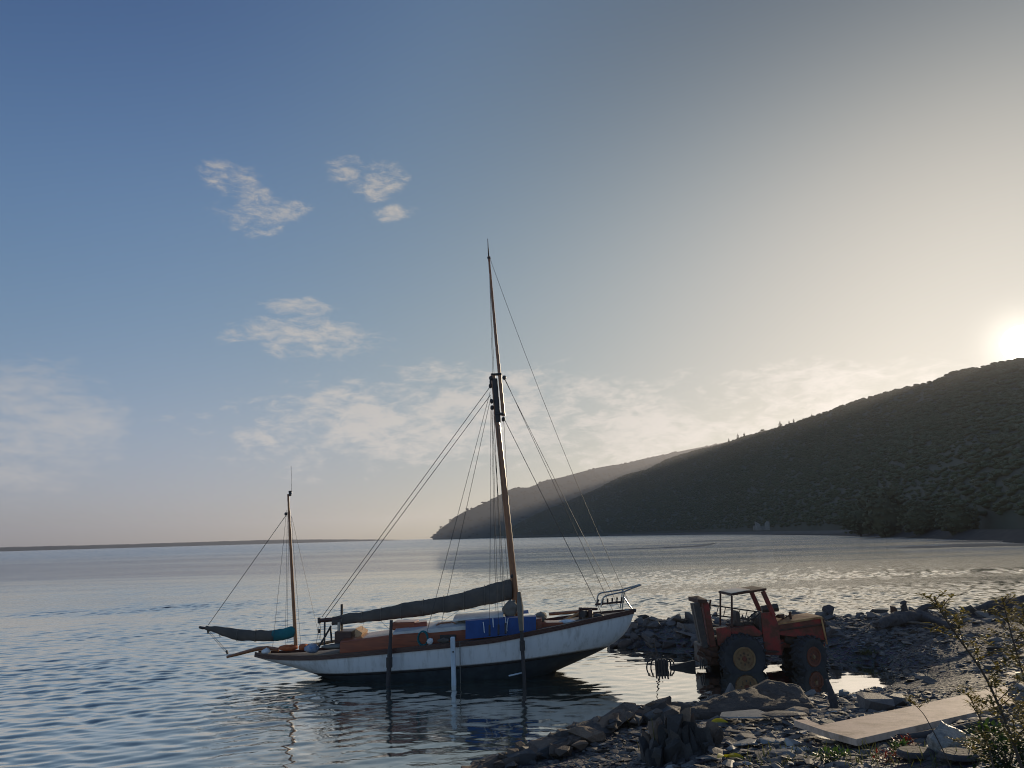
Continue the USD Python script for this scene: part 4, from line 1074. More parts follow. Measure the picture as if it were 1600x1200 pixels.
# bonnet: top, near and far sides, nose
n0, n1 = .42, 1.35
near_b = [(1216, 977), (1284, 966.5), (1289, 1000), (1217, 992)]
plate('bonnet_side', near_b, n0, .03, M_red); plate('bonnet_side', near_b, n1, .03, M_red)
A0, A1 = T(1216, 976.5, n0 - .02), T(1285, 966, n0 - .02)
part(tr, 'bonnet_top', hull([A0, A1, A0 + TN * .97, A1 + TN * .97, A0 + [0, 0, .05], A1 + [0, 0, .05], A0 + TN * .97 + [0, 0, .05], A1 + TN * .97 + [0, 0, .05], (A0 + A1) / 2 + TN * .5 + [0, 0, .12]]), M_rustpale, 20, label='flat pale rusty bonnet top')
part(tr, 'bonnet_strip', beam(T(1217, 985, n0 - .02), T(1288, 975, n0 - .02), .03, .05), M_rust)
C0, C1 = T(1285, 966, n0), T(1290, 1000, n0)
part(tr, 'grille', hull([C0, C1, C0 + TN * .95, C1 + TN * .95, C0 + TE * .05, C1 + TE * .05, C0 + TN * .95 + TE * .05, C1 + TN * .95 + TE * .05]), M_rust)
part(tr, 'grille_post', beam(T(1283, 964, n0 - .06), T(1292.5, 1007, n0 - .06), .035, .04), M_rustpale)
part(tr, 'engine', lumpy(cbox((1.1, .7, .42), T(1250, 990, .9), .05, np.stack([TE, TN, [0, 0, 1]], 1)).subdivide().subdivide(), .05, 6), M_greasy)
plate('chassis_rail', [(1195, 1000), (1290, 998), (1289, 1010), (1225, 1012), (1222, 1024), (1196, 1023)], .62, .08, M_red); plate('chassis_rail', [(1195, 1000), (1290, 998), (1289, 1010), (1225, 1012), (1222, 1024), (1196, 1023)], 1.3, .08, M_red)
part(tr, 'exhaust', lumpy(tube([T(1190, 952, .95), T(1215, 949, .9)], [.1, .11], 10), .02, 9), M_greasy)
# clutter on the bonnet
for k, (x, y, s) in enumerate(((1220, 960, .3), (1229, 963, .24), (1238, 962, .34), (1246, 964, .24))):
    part(tr, 'scrap', rock(400 + k, (s, s * 1.1, s * .55), T(x, y + 3, .8 + .05 * k), k), M_rust)
# cab pillars and red body column
plate('body_panel', [(1190, 958), (1209, 956), (1217, 978), (1220, 1010), (1222, 1024), (1196, 1023), (1192, 990)], .38, .05, M_red); plate('body_panel', [(1190, 958), (1209, 956), (1217, 978), (1220, 1010), (1222, 1024), (1196, 1023), (1192, 990)], 1.3, .05, M_red)
B0 = T(1206, 958, .42)
part(tr, 'bulkhead', hull([T(1203, 960, .42), T(1209, 960, .42), T(1214, 1000, .42), T(1206, 1000, .42)] + [T(1203, 960, .42) + TN * .88, T(1209, 960, .42) + TN * .88, T(1214, 1000, .42) + TN * .88, T(1206, 1000, .42) + TN * .88]), M_red)
DF = .98
def both(name, p, q, w, h, m):
    a, b = T(*p, .40), T(*q, .40)
    part(tr, name, beam(a, b, w, h, TN, .008), m); part(tr, name, beam(a + TN * DF, b + TN * DF, w, h, TN, .008), m)


both('cab_pillar', (1192, 924), (1209, 962), .1, .11, M_red)
both('cab_pillar', (1143.5, 931), (1143.5, 984), .045, .045, M_rust)
ra, rb = T(1142, 931, .36), T(1198, 922.5, .36); up = np.array([0, 0, .055])
part(tr, 'cab_roof', hull([ra, rb, ra + TN * 1.06, rb + TN * 1.06, ra + up, rb + up, ra + TN * 1.06 + up, rb + TN * 1.06 + up, (ra + rb) / 2 + TN * .5 + up * 1.5]), M_rust)
v0, v1 = ra + (rb - ra) * .03, ra + (rb - ra) * .55
part(tr, 'roof_sheet', hull([v0 + TN * .04 + up * 1.05, v1 + TN * .04 + up * 1.35, v0 + TN * 1.0 + up * 1.05, v1 + TN * 1.0 + up * 1.35, v0 + TN * .04 + up * 1.25, v1 + TN * .04 + up * 1.55, v0 + TN * 1.0 + up * 1.25, v1 + TN * 1.0 + up * 1.55, (v0 + v1) / 2 + TN * .5 + up * 1.9]), M_creamtop, label='pale cream sheet on the left half of the cab roof')
# floor, seat, controls, fenders
plate('fender', [(1120, 982), (1141, 979), (1143, 1000), (1136, 1010), (1122, 1008)], .3, .06, M_red); plate('fender', [(1143, 982), (1178, 978), (1192, 990), (1186, 994), (1150, 992), (1143, 990)], .34, .42, M_red)
part(tr, 'cab_floor', hull([T(1122, 986, .42), T(1195, 984, .42), T(1122, 992, .42), T(1195, 996, .42)] + [T(1122, 986, .42) + TN * .9, T(1195, 984, .42) + TN * .9, T(1122, 992, .42) + TN * .9, T(1195, 996, .42) + TN * .9]), M_greasy)
part(tr, 'seat', cbox((.42, .45, .12), T(1160, 975, .85), .04, np.stack([TE, TN, [0, 0, 1]], 1)), M_greasy)
part(tr, 'seat_back', cbox((.1, .45, .4), T(1150, 966, .85), .04, np.stack([TE, TN, [0, 0, 1]], 1)), M_greasy)
part(tr, 'dashboard', lumpy(cbox((.35, .7, .4), T(1189, 972, .8), .05, np.stack([TE, TN, [0, 0, 1]], 1)).subdivide().subdivide(), .05, 7), M_greasy)
part(tr, 'steering_wheel', trimesh.creation.torus(.19, .018, 20, 6).apply_transform(trimesh.transformations.euler_matrix(0, -.6, 0)).apply_translation(T(1178, 962, .8)), M_black)
part(tr, 'steering_column', tube([T(1178, 962, .8), T(1189, 974, .8)], .025), M_black)
for k in range(4):
    x = 1163 + k * 6.5
    part(tr, 'lever', tube([T(x, 985, .6 + .08 * k), T(x - 3 + k * 2, 960 + k * 2, .6 + .08 * k)], [.014, .018], 6), M_greasy)
for k in range(5):
    x = 1140 + k * 9
    part(tr, 'scrap', rock(440 + k, (.28, .3, .2), T(x, 979 - (k % 2) * 5, .7 + .1 * (k % 3)), k), M_greasy if k % 2 else M_rust)
# lifting mast at the tail
def channel(p, q, off, w, dth, m, name='mast_channel', label=None):
    return part(tr, name, beam(T(*p, off), T(*q, off), dth, w, TN, .012), m, label=label)


channel((1087, 942), (1101, 1012), .35, .17, .16, M_greasy); channel((1101, 941), (1113, 1010), .45, .2, .16, M_red, label='near lifting mast channel with bright red paint'); channel((1083, 942), (1096, 1005), 1.15, .17, .14, M_greasy); channel((1093, 940), (1106, 1008), 1.25, .16, .14, M_rust)
ma, mb_ = T(1091, 943, .3), T(1105, 941.5, .3)
part(tr, 'mast_head', hull([ma, mb_, ma + TN * .95, mb_ + TN * .95] + [ma + [0, 0, .1], mb_ + [0, 0, .08], ma + TN * .95 + [0, 0, .1], mb_ + TN * .95 + [0, 0, .08], (ma + mb_) / 2 + TN * .4 + [0, 0, .16]]), M_rust)
part(tr, 'lift_cylinder', tube([T(1094, 950, .75), T(1107, 1012, .75)], .05, 10), M_greasy)
part(tr, 'mast_foot', lumpy(cbox((.45, .95, .5), T(1104, 1020, .85), .06, np.stack([TE, TN, [0, 0, 1]], 1)).subdivide().subdivide(), .05, 5), M_rust)
part(tr, 'lift_carriage', cbox((.12, .9, .5), T(1095, 1020, .8), .03, np.stack([TE, TN, [0, 0, 1]], 1)), M_greasy)
part(tr, 'hydraulic_ram', tube([T(1093, 1012, .3), T(1110, 1022, .3), T(1126, 1024, .4)], [.06, .08, .07], 10), M_rust)
part(tr, 'hydraulic_ram', tube([T(1090, 1020, .5), T(1112, 1030, .3)], [.05, .06], 8), M_rust)
for k in range(3):
    part(tr, 'tow_chain', tube([T(1095 + k * 3, 1030, .3 + .1 * k), T(1094 + k * 3, 1046, .3 + .1 * k)], .02, 6), M_black)
part(tr, 'rear_frame', hull([T(1113, 1000, .5), T(1150, 996, .5), T(1113, 1028, .5), T(1150, 1022, .5)] + [T(1113, 1000, .5) + TN * .8, T(1150, 996, .5) + TN * .8, T(1113, 1028, .5) + TN * .8, T(1150, 1022, .5) + TN * .8]), M_greasy)
for k, (p_, q_) in enumerate((((1150, 990), (1195, 1004)), ((1126, 1012), (1150, 1000)), ((1196, 996), (1224, 1004)), ((1108, 1000), (1122, 1016)), ((1226, 1000), (1262, 1008)))):
    part(tr, 'hose', rope(T(*p_, .36 + .05 * k), T(*q_, .3 + .05 * k), .016, .08, 10, 6), M_black)
part(tr, 'headlight', tube([T(1286, 975, .55), T(1289.5, 975, .55)], .07, 12), M_greasy); part(tr, 'headlight', tube([T(1286, 974, 1.2), T(1289.5, 974, 1.2)], .07, 12), M_greasy)
part(tr, 'exhaust_stub', tube([T(1236, 968, .6), T(1234, 956, .6)], .035, 8), M_rust)
part(tr, 'step', beam(T(1194, 1018, .2), T(1216, 1018, .2), .2, .03), M_rust)
# ladder lying in the cab
lad = thing('ladder', 'thin metal ladder lying across the tractor behind the cab posts', 'ladder', T(1145, 955, 1.0))
l0, l1, l2, l3 = T(1109, 945, 1.0), T(1184, 956, 1.0), T(1105.5, 960, 1.0), T(1181, 969, 1.0)
part(lad, 'ladder_rail', beam(l0, l1, .035, .035, TN), M_greasy); part(lad, 'ladder_rail', beam(l2, l3, .035, .035, TN), M_greasy)
for k in range(7):
    s = .03 + k * .15
    part(lad, 'rung', tube([l0 + (l1 - l0) * s, l2 + (l3 - l2) * s], .012, 6), M_greasy)
solo('iron_bar', tube([T(1110.5, 937, .9), T(1106, 960, .9)], [.028, .022], 7), M_rust, 'short iron bar standing up between the mast and the cab', 'bar')
# implement half sunk left of the tractor
c = at_z(1034, 1043, 0)
imp = thing('sunken_implement', 'half sunk black implement with hooped tines and a wedge plate left of the tractor', 'implement', c)
def I(px, py, o=0.0):
    return at_y(px, py, c[1] + o)


part(imp, 'drum', lumpy(cbox((.32, .3, .26), I(1034, 1038), .05).subdivide().subdivide(), .03, 8), M_black)
for k in range(5):
    part(imp, 'plate', beam(I(1025 + k * 4.4, 1046, -.17), I(1024.5 + k * 4.4, 1028 + (k % 2) * 1.5, -.17), .045, .03, (0, 1, 0)), M_greasy)
for sgn, x0, x1 in ((-1, 1024, 1010.5), (-1, 1025, 1017), (1, 1043, 1053.5), (1, 1042, 1048)):
    part(imp, 'tine', tube([I(x0, 1029), I(x0 + (x1 - x0) * .5, 1030), I(x0 + (x1 - x0) * .88, 1034), I(x1, 1041), I(x1, 1052)], .02, 7), M_black)
part(imp, 'handle', tube([I(1028, 1026), I(1024.5, 1014), I(1022, 1004), I(1021, 999)], [.03, .02, .015, .008], 7), M_greasy)
part(imp, 'wedge_plate', hull([I(1046, 1041, -.1), I(1086, 1031.5, -.1), I(1087, 1046, -.1), I(1046, 1046, -.1), I(1046, 1040, .25), I(1085, 1031, .25), I(1086, 1045, .25), I(1046, 1045, .25)]), M_black)
part(imp, 'drawbar', tube([I(1084, 1041, .1), I(1104, 1041, .1)], .025, 7), M_black)

# ------------------------------------------------------------------ stones of the beach
g = np.random.default_rng(21)


def scatter_xy(n, box_, cond, seed):
    gg = np.random.default_rng(seed)
    xy = gg.uniform([box_[0], box_[1]], [box_[2], box_[3]], (n, 2)); return xy[cond(xy[:, 0], xy[:, 1])]


def in_view(x, y, z, margin=60):
    v = np.stack([x, y, z], -1) - CAM
    dz = v @ fwd; px = 800 + F * (v @ RT) / dz; py = 600 - F * (v @ UP) / dz
    return (px > -margin) & (px < 1600 + margin) & (py > 0) & (py < 1200 + margin * 2), px, py, dz


slates = [(rock(s, (1.0, .7 + .1 * (s % 3), .16 + .05 * (s % 3)), n=11), M_slate if s % 3 else M_slate_warm) for s in range(8)]
slates += [(rock(s, (1.0, .75, .3), n=12), M_slate) for s in range(8, 11)] + [(rock(11, (1.0, .6, .14), n=10), M_slate_pale)]
xy = scatter_xy(150000, (-3, 4, 26, 31), lambda x, y: (gz(x, y) > -.14), 31)
z = gz(xy[:, 0], xy[:, 1]); ok, px, py, dz = in_view(xy[:, 0], xy[:, 1], z)
pn = meshkit.fbm(np.stack([xy[:, 0] * .45, xy[:, 1] * .45, np.zeros(len(xy))], -1) + 13, 3, 9)
keepn = np.random.default_rng(3).uniform(size=len(xy)) < np.clip(1.25 - dz / 40, .3, 1) * np.clip((.64 - pn) * 7, .12, 1)
xy, z, dz, pn = xy[ok & keepn], z[ok & keepn], dz[ok & keepn], pn[ok & keepn]
n = len(xy); gg = np.random.default_rng(8)
L = np.clip(gg.lognormal(math.log(.085), .5, n), .03, .32) * (.8 + dz / 60) * np.clip(1.9 - 1.9 * pn, .5, 1.6)
tl = np.stack([gg.normal(0, .16, n), gg.normal(-.05, .16, n)], 1)
instancer('/World/beach/shingle', slates, np.stack([xy[:, 0], xy[:, 1], z + L * .03], 1), np.stack([L, L, L * gg.uniform(.7, 1.3, n)], 1), gg.uniform(0, 6.28, n), 'stuff', tl)
# the larger slates that can be picked out one by one
xy = scatter_xy(2600, (0, 8, 24, 28), lambda x, y: gz(x, y) > -.02, 77)
z = gz(xy[:, 0], xy[:, 1]); ok, px, py, dz = in_view(xy[:, 0], xy[:, 1], z, 0)
xy, z, dz = xy[ok][:210], z[ok][:210], dz[ok][:210]
for k in range(len(xy)):
    s = g.uniform(.18, .5) * (.65 + dz[k] / 40)
    part(beach, 'slate', rock(900 + k, (s, s * g.uniform(.5, .8), s * g.uniform(.12, .26)), (*xy[k], z[k] + s * .06), g.uniform(0, 6.28), 11, (g.normal(0, .14), g.normal(-.04, .14))), [M_slate, M_slate, M_slate_warm, M_slate_pale][k % 4 if k % 8 != 3 else 0], False)
for k in range(80):
    px, py = g.uniform(1090, 1330), g.uniform(1135, 1205)
    q = on_ground(px, py); s = g.uniform(.16, .42)
    part(beach, 'slate', rock(2900 + k, (s, s * g.uniform(.5, .8), s * g.uniform(.1, .2)), q + [0, 0, .03 + s * .06], g.uniform(0, 6.28), 12, (g.normal(0, .12), g.normal(-.04, .12))), M_slate if k % 4 else M_slate_pale, False)
# stone bank behind the yacht's bow and the tractor
bank_ = thing('stone_bank', 'low bank of tumbled slate stones running from behind the tractor to the yacht bow', 'breakwater', on_ground(1080, 985))
for k in range(230):
    if k < 150:
        px = g.uniform(955, 1115) if k < 115 else g.uniform(1115, 1310)
        lo = 1012 if px < 1115 else 1000
        py = g.uniform(966, lo)
    else:
        px = g.uniform(1290, 1600); py = 962 - (px - 1290) * .04 + abs(g.normal(0, 9))
    q = on_ground(px, py); s = g.uniform(.25, .75) * (1.0 if k < 150 else .85)
    if k < 115:
        s *= g.choice([.6, .9, 1.2])
    part(bank_, 'stone', rock(1500 + k, (s, s * g.uniform(.5, .9), s * g.uniform(.22, .55)), q + [0, 0, s * .08], g.uniform(0, 6.28), 12, (g.normal(0, .35), g.normal(0, .35))), M_slate if k % 5 else M_slate_warm, False)
M_drift = simple('driftwood', (0.11, 0.075, 0.05), 0.85, color2=(0.045, 0.036, 0.034), scale=7.0, stretch=(1, 1, 1), bump=.8, bscale=14.0)
M_driftdark = simple('dark_driftwood', (0.03, 0.026, 0.028), 0.85, color2=(0.065, 0.052, 0.045), scale=9.0, bump=.9, bscale=16.0)
M_driftpale = simple('pale_driftwood', (0.2, 0.15, 0.11), 0.85, color2=(0.09, 0.07, 0.055), scale=6.0, bump=.7, bscale=18.0)


def log_(pts_, r, seed, amp=.2, sides=22, n=60):
    """A weathered trunk through points: oval, grooved along its length, knotty, with torn ends."""
    p = np.array(pts_, float); s = np.linspace(0, len(p) - 1, n); gl = np.random.default_rng(seed)
    P = PchipInterpolator(np.arange(len(p)), p)(s); rr = np.interp(s, np.arange(len(p)), np.broadcast_to(r, (len(p),)))
    L = np.concatenate([[0], np.cumsum(np.linalg.norm(np.diff(P, axis=0), axis=1))])
    T_ = np.gradient(P, axis=0); T_ /= np.linalg.norm(T_, axis=1, keepdims=True); R = []
    ang = np.linspace(0, 2 * np.pi, sides + 1)[:-1]
    for i in range(n):
        a = np.cross(T_[i], [0, 0, 1.0]); a /= np.linalg.norm(a); b = np.cross(a, T_[i])
        q = np.stack([np.cos(ang) * 1.7, np.sin(ang) * 1.7, np.full(sides, L[i] * 1.6 / max(.15, rr.max()) * .35)], 1) + seed * 3.1
        lump = meshkit.fbm(q, 4, seed) - .5
        q2 = np.stack([np.cos(ang) * 5, np.sin(ang) * 5, np.full(sides, L[i] * 2.2)], 1) + seed
        groove = np.abs(meshkit.fbm(q2, 3, seed + 4) - .5)
        k = rr[i] * (1 + lump * 2.6 * amp * 1.6 - groove * 1.5 * amp) * (1 + .12 * math.sin(L[i] * 2.3 + seed))
        tear = gl.normal(0, .22, sides) * rr[i] if i in (0, n - 1) else np.zeros(sides)
        R.append(P[i] + (np.cos(ang) * k * 1.08)[:, None] * a + (np.sin(ang) * k * .92)[:, None] * b + tear[:, None] * T_[i])
    return loft(R)


def G(px, py, lift=0.0):
    return on_ground(px, py) + np.array([0, 0, lift])


solo('boulder', rock(31, (.42, .4, .5), G(1296, 966, .2), .4, 16), M_driftdark, 'upright dark block of stone on the bank right of the tractor', 'boulder', smooth=False)
solo('boulder', rock(32, (1.0, .6, .34), G(1372, 962, .16), .2, 16), M_slate, 'long low dark boulder on the skyline of the bank left of the driftwood', 'boulder', smooth=False)
solo('boulder', rock(33, (.36, .3, .34), G(1395, 962, .15), .2, 14), M_rust, 'small rusty brown boulder between the long boulder and the driftwood branch', 'boulder', smooth=False)
solo('boulder', rock(34, (.66, .5, .34), G(1284, 968, .1), .9, 14), M_slate, 'flat boulder close behind the tractor bonnet', 'boulder', smooth=False)
solo('driftwood_log', log_([G(1372, 985, .1), G(1400, 978, .18), G(1440, 974, .2), G(1490, 985, .1)], [.16, .2, .2, .1], 5), M_driftdark, 'grey driftwood trunk lying along the top of the bank', 'log')
solo('driftwood_log', log_([at_y(x_, y_, G(1540, 956)[1]) for x_, y_ in ((1522, 954), (1545, 949), (1580, 945), (1660, 934))], [.08, .2, .22, .26], 6, .25), M_driftdark, 'thick dark log pointing left at the far right of the bank', 'log')
yb = G(1425, 964)[1]


def S(px, py, dy=0.0):
    return at_y(px, py, yb + dy - .9)


br = thing('driftwood_branch', 'crooked driftwood branch with upturned arms standing on the bank skyline', 'driftwood', S(1430, 962))
part(br, 'limb', tube([S(1418, 963), S(1428, 959), S(1436, 956), S(1443, 950), S(1450, 947), S(1462, 947.5), S(1469, 947), S(1473, 942), S(1476, 937.5)], [.08, .1, .11, .095, .085, .07, .065, .05, .02], 9), M_driftdark)
part(br, 'stub', log_([S(1421, 963), S(1416, 957), S(1413, 950), S(1411, 944), S(1415, 940)], [.08, .08, .085, .09, .05], 7, .5, 10, 16), M_driftdark)
part(br, 'stub', log_([S(1408, 963, .1), S(1409, 956, .1), S(1413, 952, .05)], [.05, .06, .04], 8, .4, 8, 12), M_driftdark)
part(br, 'root_knot', log_([S(1438, 966, -.05), S(1443, 958), S(1444, 952), S(1440, 949)], [.1, .14, .11, .05], 9, .5, 10, 14), M_driftdark)
part(br, 'twig', tube([S(1469, 947), S(1464, 941), S(1460, 938)], [.03, .022, .01], 7), M_driftdark)
# pale driftwood sticks on the right end of the bank
for k, (x0, y0, x1, y1, lab) in enumerate([(1530, 950, 1568, 955, 'long pale stick at the top right of the bank under the dark log'), (1518, 957, 1538, 963, 'short pale stick left of the long one on the bank'), (1498, 952, 1512, 955, 'small pale plank end near the bank skyline'), (1408, 976, 1460, 981, 'thin pale branch lying below the grey driftwood trunk')]):
    solo('driftwood_stick', log_([G(x0, y0, .07), G((x0 + x1) / 2, (y0 + y1) / 2, .1), G(x1, y1, .06)], [.03, .04, .025], 40 + k, .3, 7, 10), M_driftpale, lab, 'driftwood')

# ------------------------------------------------------------------ foreground timber and slabs
M_ledge = slate_mat('ledge_stone', (.05, .036, .028), (.15, .1, .068), .8, 1.0)
ledge = thing('rock_ledge', 'broken ledge of brown slate rock edging the water at the bottom of the view', 'rocks', G(900, 1180))
LP = [G(735, 1212, 0), G(800, 1194, .02), G(870, 1174, .05), G(940, 1148, .08), G(1000, 1130, .1), G(1036, 1126, .1)]
LC = PchipInterpolator(np.arange(6), np.array(LP))
for k in range(64):
    s_ = 5 * (k + g.uniform()) / 64; c = LC(s_); dr = LC(min(5, s_ + .1)) - LC(max(0, s_ - .1)); yw = math.atan2(dr[1], dr[0])
    big_ = k % 3 == 0; wd = .55 + .35 * min(1, s_ / 2)
    sx, sy, sz = (g.uniform(.9, 1.5), g.uniform(.45, .65), g.uniform(.28, .4)) if big_ else (g.uniform(.2, .5), g.uniform(.18, .32), g.uniform(.12, .3))
    o = g.normal(0, .05) if big_ else g.normal(-.02, .24)
    c = c + np.array([-math.sin(yw), math.cos(yw), 0]) * o * wd
    m = rock(3300 + k, (sx * wd * 1.1, sy * wd * 1.1, sz * wd), c + [0, 0, (.05 if big_ else .08 + .1 * max(0, 1 - abs(o) * 3)) * wd], yw + g.normal(0, .25), 16 if big_ else 12, (g.normal(0, .15), g.normal(0, .15)))
    if big_:
        m = lumpy(m.subdivide().subdivide().subdivide(), .035, 6, k)
    part(ledge, 'stone', m, M_ledge if k % 4 else M_slate, 25 if big_ else False)
hp = []
for (x_, y_, l_), r_ in zip([(1086, 1126, .1), (1112, 1119, .14), (1160, 1110, .16), (1205, 1101, .2), (1240, 1100, .16), (1262, 1108, .0)], (.13, .17, .21, .24, .2, .1)):
    hp += list(G(x_, y_, l_) + trimesh.creation.icosphere(1, 1.0).vertices * np.array([r_ * 1.1, r_ * 1.2, r_]))
hp = hull(hp)
for _ in range(4):
    hp = hp.subdivide() if len(hp.faces) < 60000 else hp
hp.merge_vertices(); hp = lumpy(lumpy(hp, .07, 1.8, 4), .035, 7.0, 5)
solo('rock_hump', hp, M_ledge, 'long humped brown rock right of the jagged upright slate in front of the tractor', 'rock', smooth=40)
st = thing('upright_slate', 'dark jagged outcrop of upright slate between the broken ledge and the humped rock', 'rock', G(1060, 1180))
sb = G(1062, 1185)
_R, _U = np.array([1.0, 0, 0]), np.array([0, 0, 1.0])
def at_d(px, py, D):
    return at_y(px, py, D)


M_darkslate = slate_mat('dark_slate', (.018, .016, .015), (.05, .041, .034), .75, .9)
tops_x = [1000, 1020, 1038, 1048, 1060, 1072, 1086, 1100, 1116, 1130, 1146]
tops_y = [1140, 1128, 1116, 1103, 1101, 1106, 1113, 1112, 1128, 1148, 1172]
for k in range(44):
    px = g.uniform(1004, 1142); row = k % 4
    top = float(np.interp(px, tops_x, tops_y)) + row * g.uniform(10, 24) + abs(g.normal(0, 5))
    D = sb[1] + .3 - row * .14 + g.normal(0, .03); hgt = g.uniform(.5, .95); w = g.uniform(.14, .4)
    p = at_d(px, top, D)
    m = rock(7000 + k, (w, g.uniform(.09, .2), hgt), (0, 0, 0), g.uniform(-.7, .7), 15, (g.normal(0, .12), g.normal(.08, .2)))
    m.apply_translation(p - [0, 0, m.bounds[1][2]])
    part(st, 'slate_blade', m, M_darkslate if k % 4 else M_ledge, False)
part(st, 'outcrop_base', lumpy(trimesh.creation.icosphere(3, .5).apply_transform(np.diag([1.0, .7, .7, 1])), .1, 5).apply_translation(at_d(1072, 1196, sb[1] + .25)), M_darkslate, 40)


def slab_(px, py, sx, sy, th, yaw, seed, m, name='slate_slab', label=None, tilt=(0, 0), lift=.05):
    return solo(name, rock(seed, (sx, sy, th), G(px, py, lift), yaw, 18, tilt), m, label, 'slab', smooth=False)


M_slabpale = slate_mat('slab_pale', (0.15, 0.15, 0.14), (0.27, 0.26, 0.23), .5, .4, False)
slab_(1170, 1128, 1.15, .55, .1, .1, 51, M_slabpale, label='large flat pale slab lying below the humped rock', lift=.12)
slab_(1225, 1130, .8, .45, .09, -.2, 52, M_slate, label='dark flat slab just right of the large pale slab', lift=.14)
slab_(1165, 1168, .5, .34, .08, .4, 53, M_slabpale, label='flat blue-grey slab near the bottom edge below the large pale slab', lift=.06)
slab_(1205, 1165, .42, .28, .07, -.3, 54, M_slabpale, label='flat pale slab right of the blue-grey one near the bottom edge', lift=.06)
slab_(1245, 1120, .5, .4, .16, .7, 55, M_driftpale, label='tan flat rock at the tip of the humped rock', lift=.08)
solo('boulder', rock(60, (.8, .6, .38), G(1368, 1110, .1), .3, 18, (.1, .1)), M_slate_warm, 'angular brown-grey boulder between the pool and the plank', 'boulder', smooth=False)
solo('boulder', rock(61, (.5, .4, .3), G(1402, 1104, .08), .8, 14), M_slate, 'dark boulder leaning against the angular brown one', 'boulder', smooth=False)
solo('boulder', rock(62, (.26, .2, .3), at_z(1140, 1078, .3), .5, 12), M_slate_warm, 'pointed grey stone standing behind the humped rock under the tractor wheel', 'boulder', smooth=False)
solo('boulder', rock(63, (.3, .24, .22), G(1318, 1090, .06), .5, 12), M_slate_pale, 'pale lump of stone at the pool edge by the broken stake', 'boulder', smooth=False)
stake_a, stake_b = G(1306, 1108, -.1), at_y(1292, 1062, G(1306, 1108)[1] + .1)
solo('broken_stake', log_([stake_a, stake_a * .5 + stake_b * .5 + [.01, 0, 0], stake_b], [.075, .06, .025], 70, .4, 12, 20), M_driftdark, 'broken dark stake leaning at the pool edge left of the angular boulder', 'stake')
# plank
M_plank = mat('bleached_plank', {'g': ('geometry', {}), 'm': ('mapping', {'rotation': (0, 0, -.55), 'scale': (.7, 9.0, 3.0)}), 'n': ('noise_texture', {'scale': 3.0, 'detail': 8.0, 'roughness': .7}), 'r': ('rgb_ramp', {'ramp': [(.2, (.3, .19, .125)), (.42, (.58, .39, .265)), (.7, (.7, .5, .36))]}),
                               'sn': ('noise_texture', {'scale': 2.2, 'detail': 6.0, 'roughness': .7}), 'sr': ('rgb_ramp', {'ramp': [(.3, (.5, .46, .42)), (.5, (1, 1, 1)), (1, (1, 1, 1))]}), 'mx': ('mix_color', {'blend_type': 'multiply', 'fac': 1.0}), 'bm': ('bump', {'strength': .5, 'distance': .015}), 'p': ('principled_bsdf', {'roughness': .75})},
              [('g.position', 'm.vector'), ('m.vector', 'n.vector'), ('n.fac', 'r.fac'), ('r.color', 'mx.a'), ('g.position', 'sn.vector'), ('sn.fac', 'sr.fac'), ('sr.color', 'mx.b'), ('mx.result', 'p.base_color'), ('n.fac', 'bm.height'), ('bm.normal', 'p.normal')])
zp = .86
P1, P2, P3, P4, P5 = at_z(1338, 1155, zp), at_z(1628, 1092, zp + .12), at_z(1600, 1063, zp + .12), at_z(1278, 1133, zp), at_z(1262, 1128, zp)
pl = solo('plank', extrude([at_z(x, y, zp) for x, y in [(1240, 1125), (1262, 1124), (1282, 1133), (1420, 1104), (1620, 1061), (1660, 1082), (1338, 1155), (1290, 1142)]], (0, 0, -1), .085), M_plank, 'broad bleached board with a notched end lying over the slates at lower right', 'board', smooth=20)
solo('driftwood_log', log_([G(1300, 1160, .03), G(1380, 1160, .04), G(1480, 1150, .06), G(1620, 1120, .1)], [.05, .05, .05, .05], 80, .2, 12, 20), M_driftdark, 'dark beam under the near edge of the bleached board', 'log')
solo('boulder', rock(64, (.5, .44, .3), at_z(1600, 1084, zp + .14), .5, 18), M_slate_warm, 'rounded stone weighing down the right end of the bleached board', 'boulder', smooth=False)
# pale sunlit sheet at the right edge
M_yellow = simple('sunlit_board', (.62, .47, .24), .6, color2=(.5, .36, .18), scale=5.0)
solo('board_end', hull([at_y(1586, 1052, 9.8), at_y(1640, 1046, 9.8), at_y(1588, 1062, 9.8), at_y(1640, 1060, 9.8), at_y(1586, 1051, 10.1), at_y(1640, 1045, 10.1), at_y(1588, 1061, 10.1), at_y(1640, 1059, 10.1)]), M_yellow, 'bright yellowish board end catching the sun at the right edge', 'board')
q = G(1480, 1176)
M_sparkle = simple('speckled_rock', (.3, .26, .21), .45, color2=(.14, .12, .1), scale=26.0, bump=1.0, bscale=30.0)
solo('boulder', lumpy(rock(65, (.62, .34, .4), q + [0, 0, .12], .55, 24, (0, -.35)).subdivide().subdivide().subdivide(), .035, 7), M_sparkle, 'rough pale boulder glittering in the sun near the bottom right corner', 'boulder', smooth=60)
for k, (px, py, lab) in enumerate([(1432, 1186, 'round grey flat stone left of the glittering boulder at the bottom edge'), (1500, 1190, 'round grey flat stone under the glittering boulder at the bottom edge')]):
    c = G(px, py, .05); ang = np.linspace(0, 2 * np.pi, 17)[:-1]
    solo('round_stone', hull([c + [math.cos(t) * .21 * r_, math.sin(t) * .19 * r_, z_] for t in ang for r_, z_ in ((1, 0), (.96, .04), (.85, .055))]), M_driftdark, lab, 'stone', smooth=False)

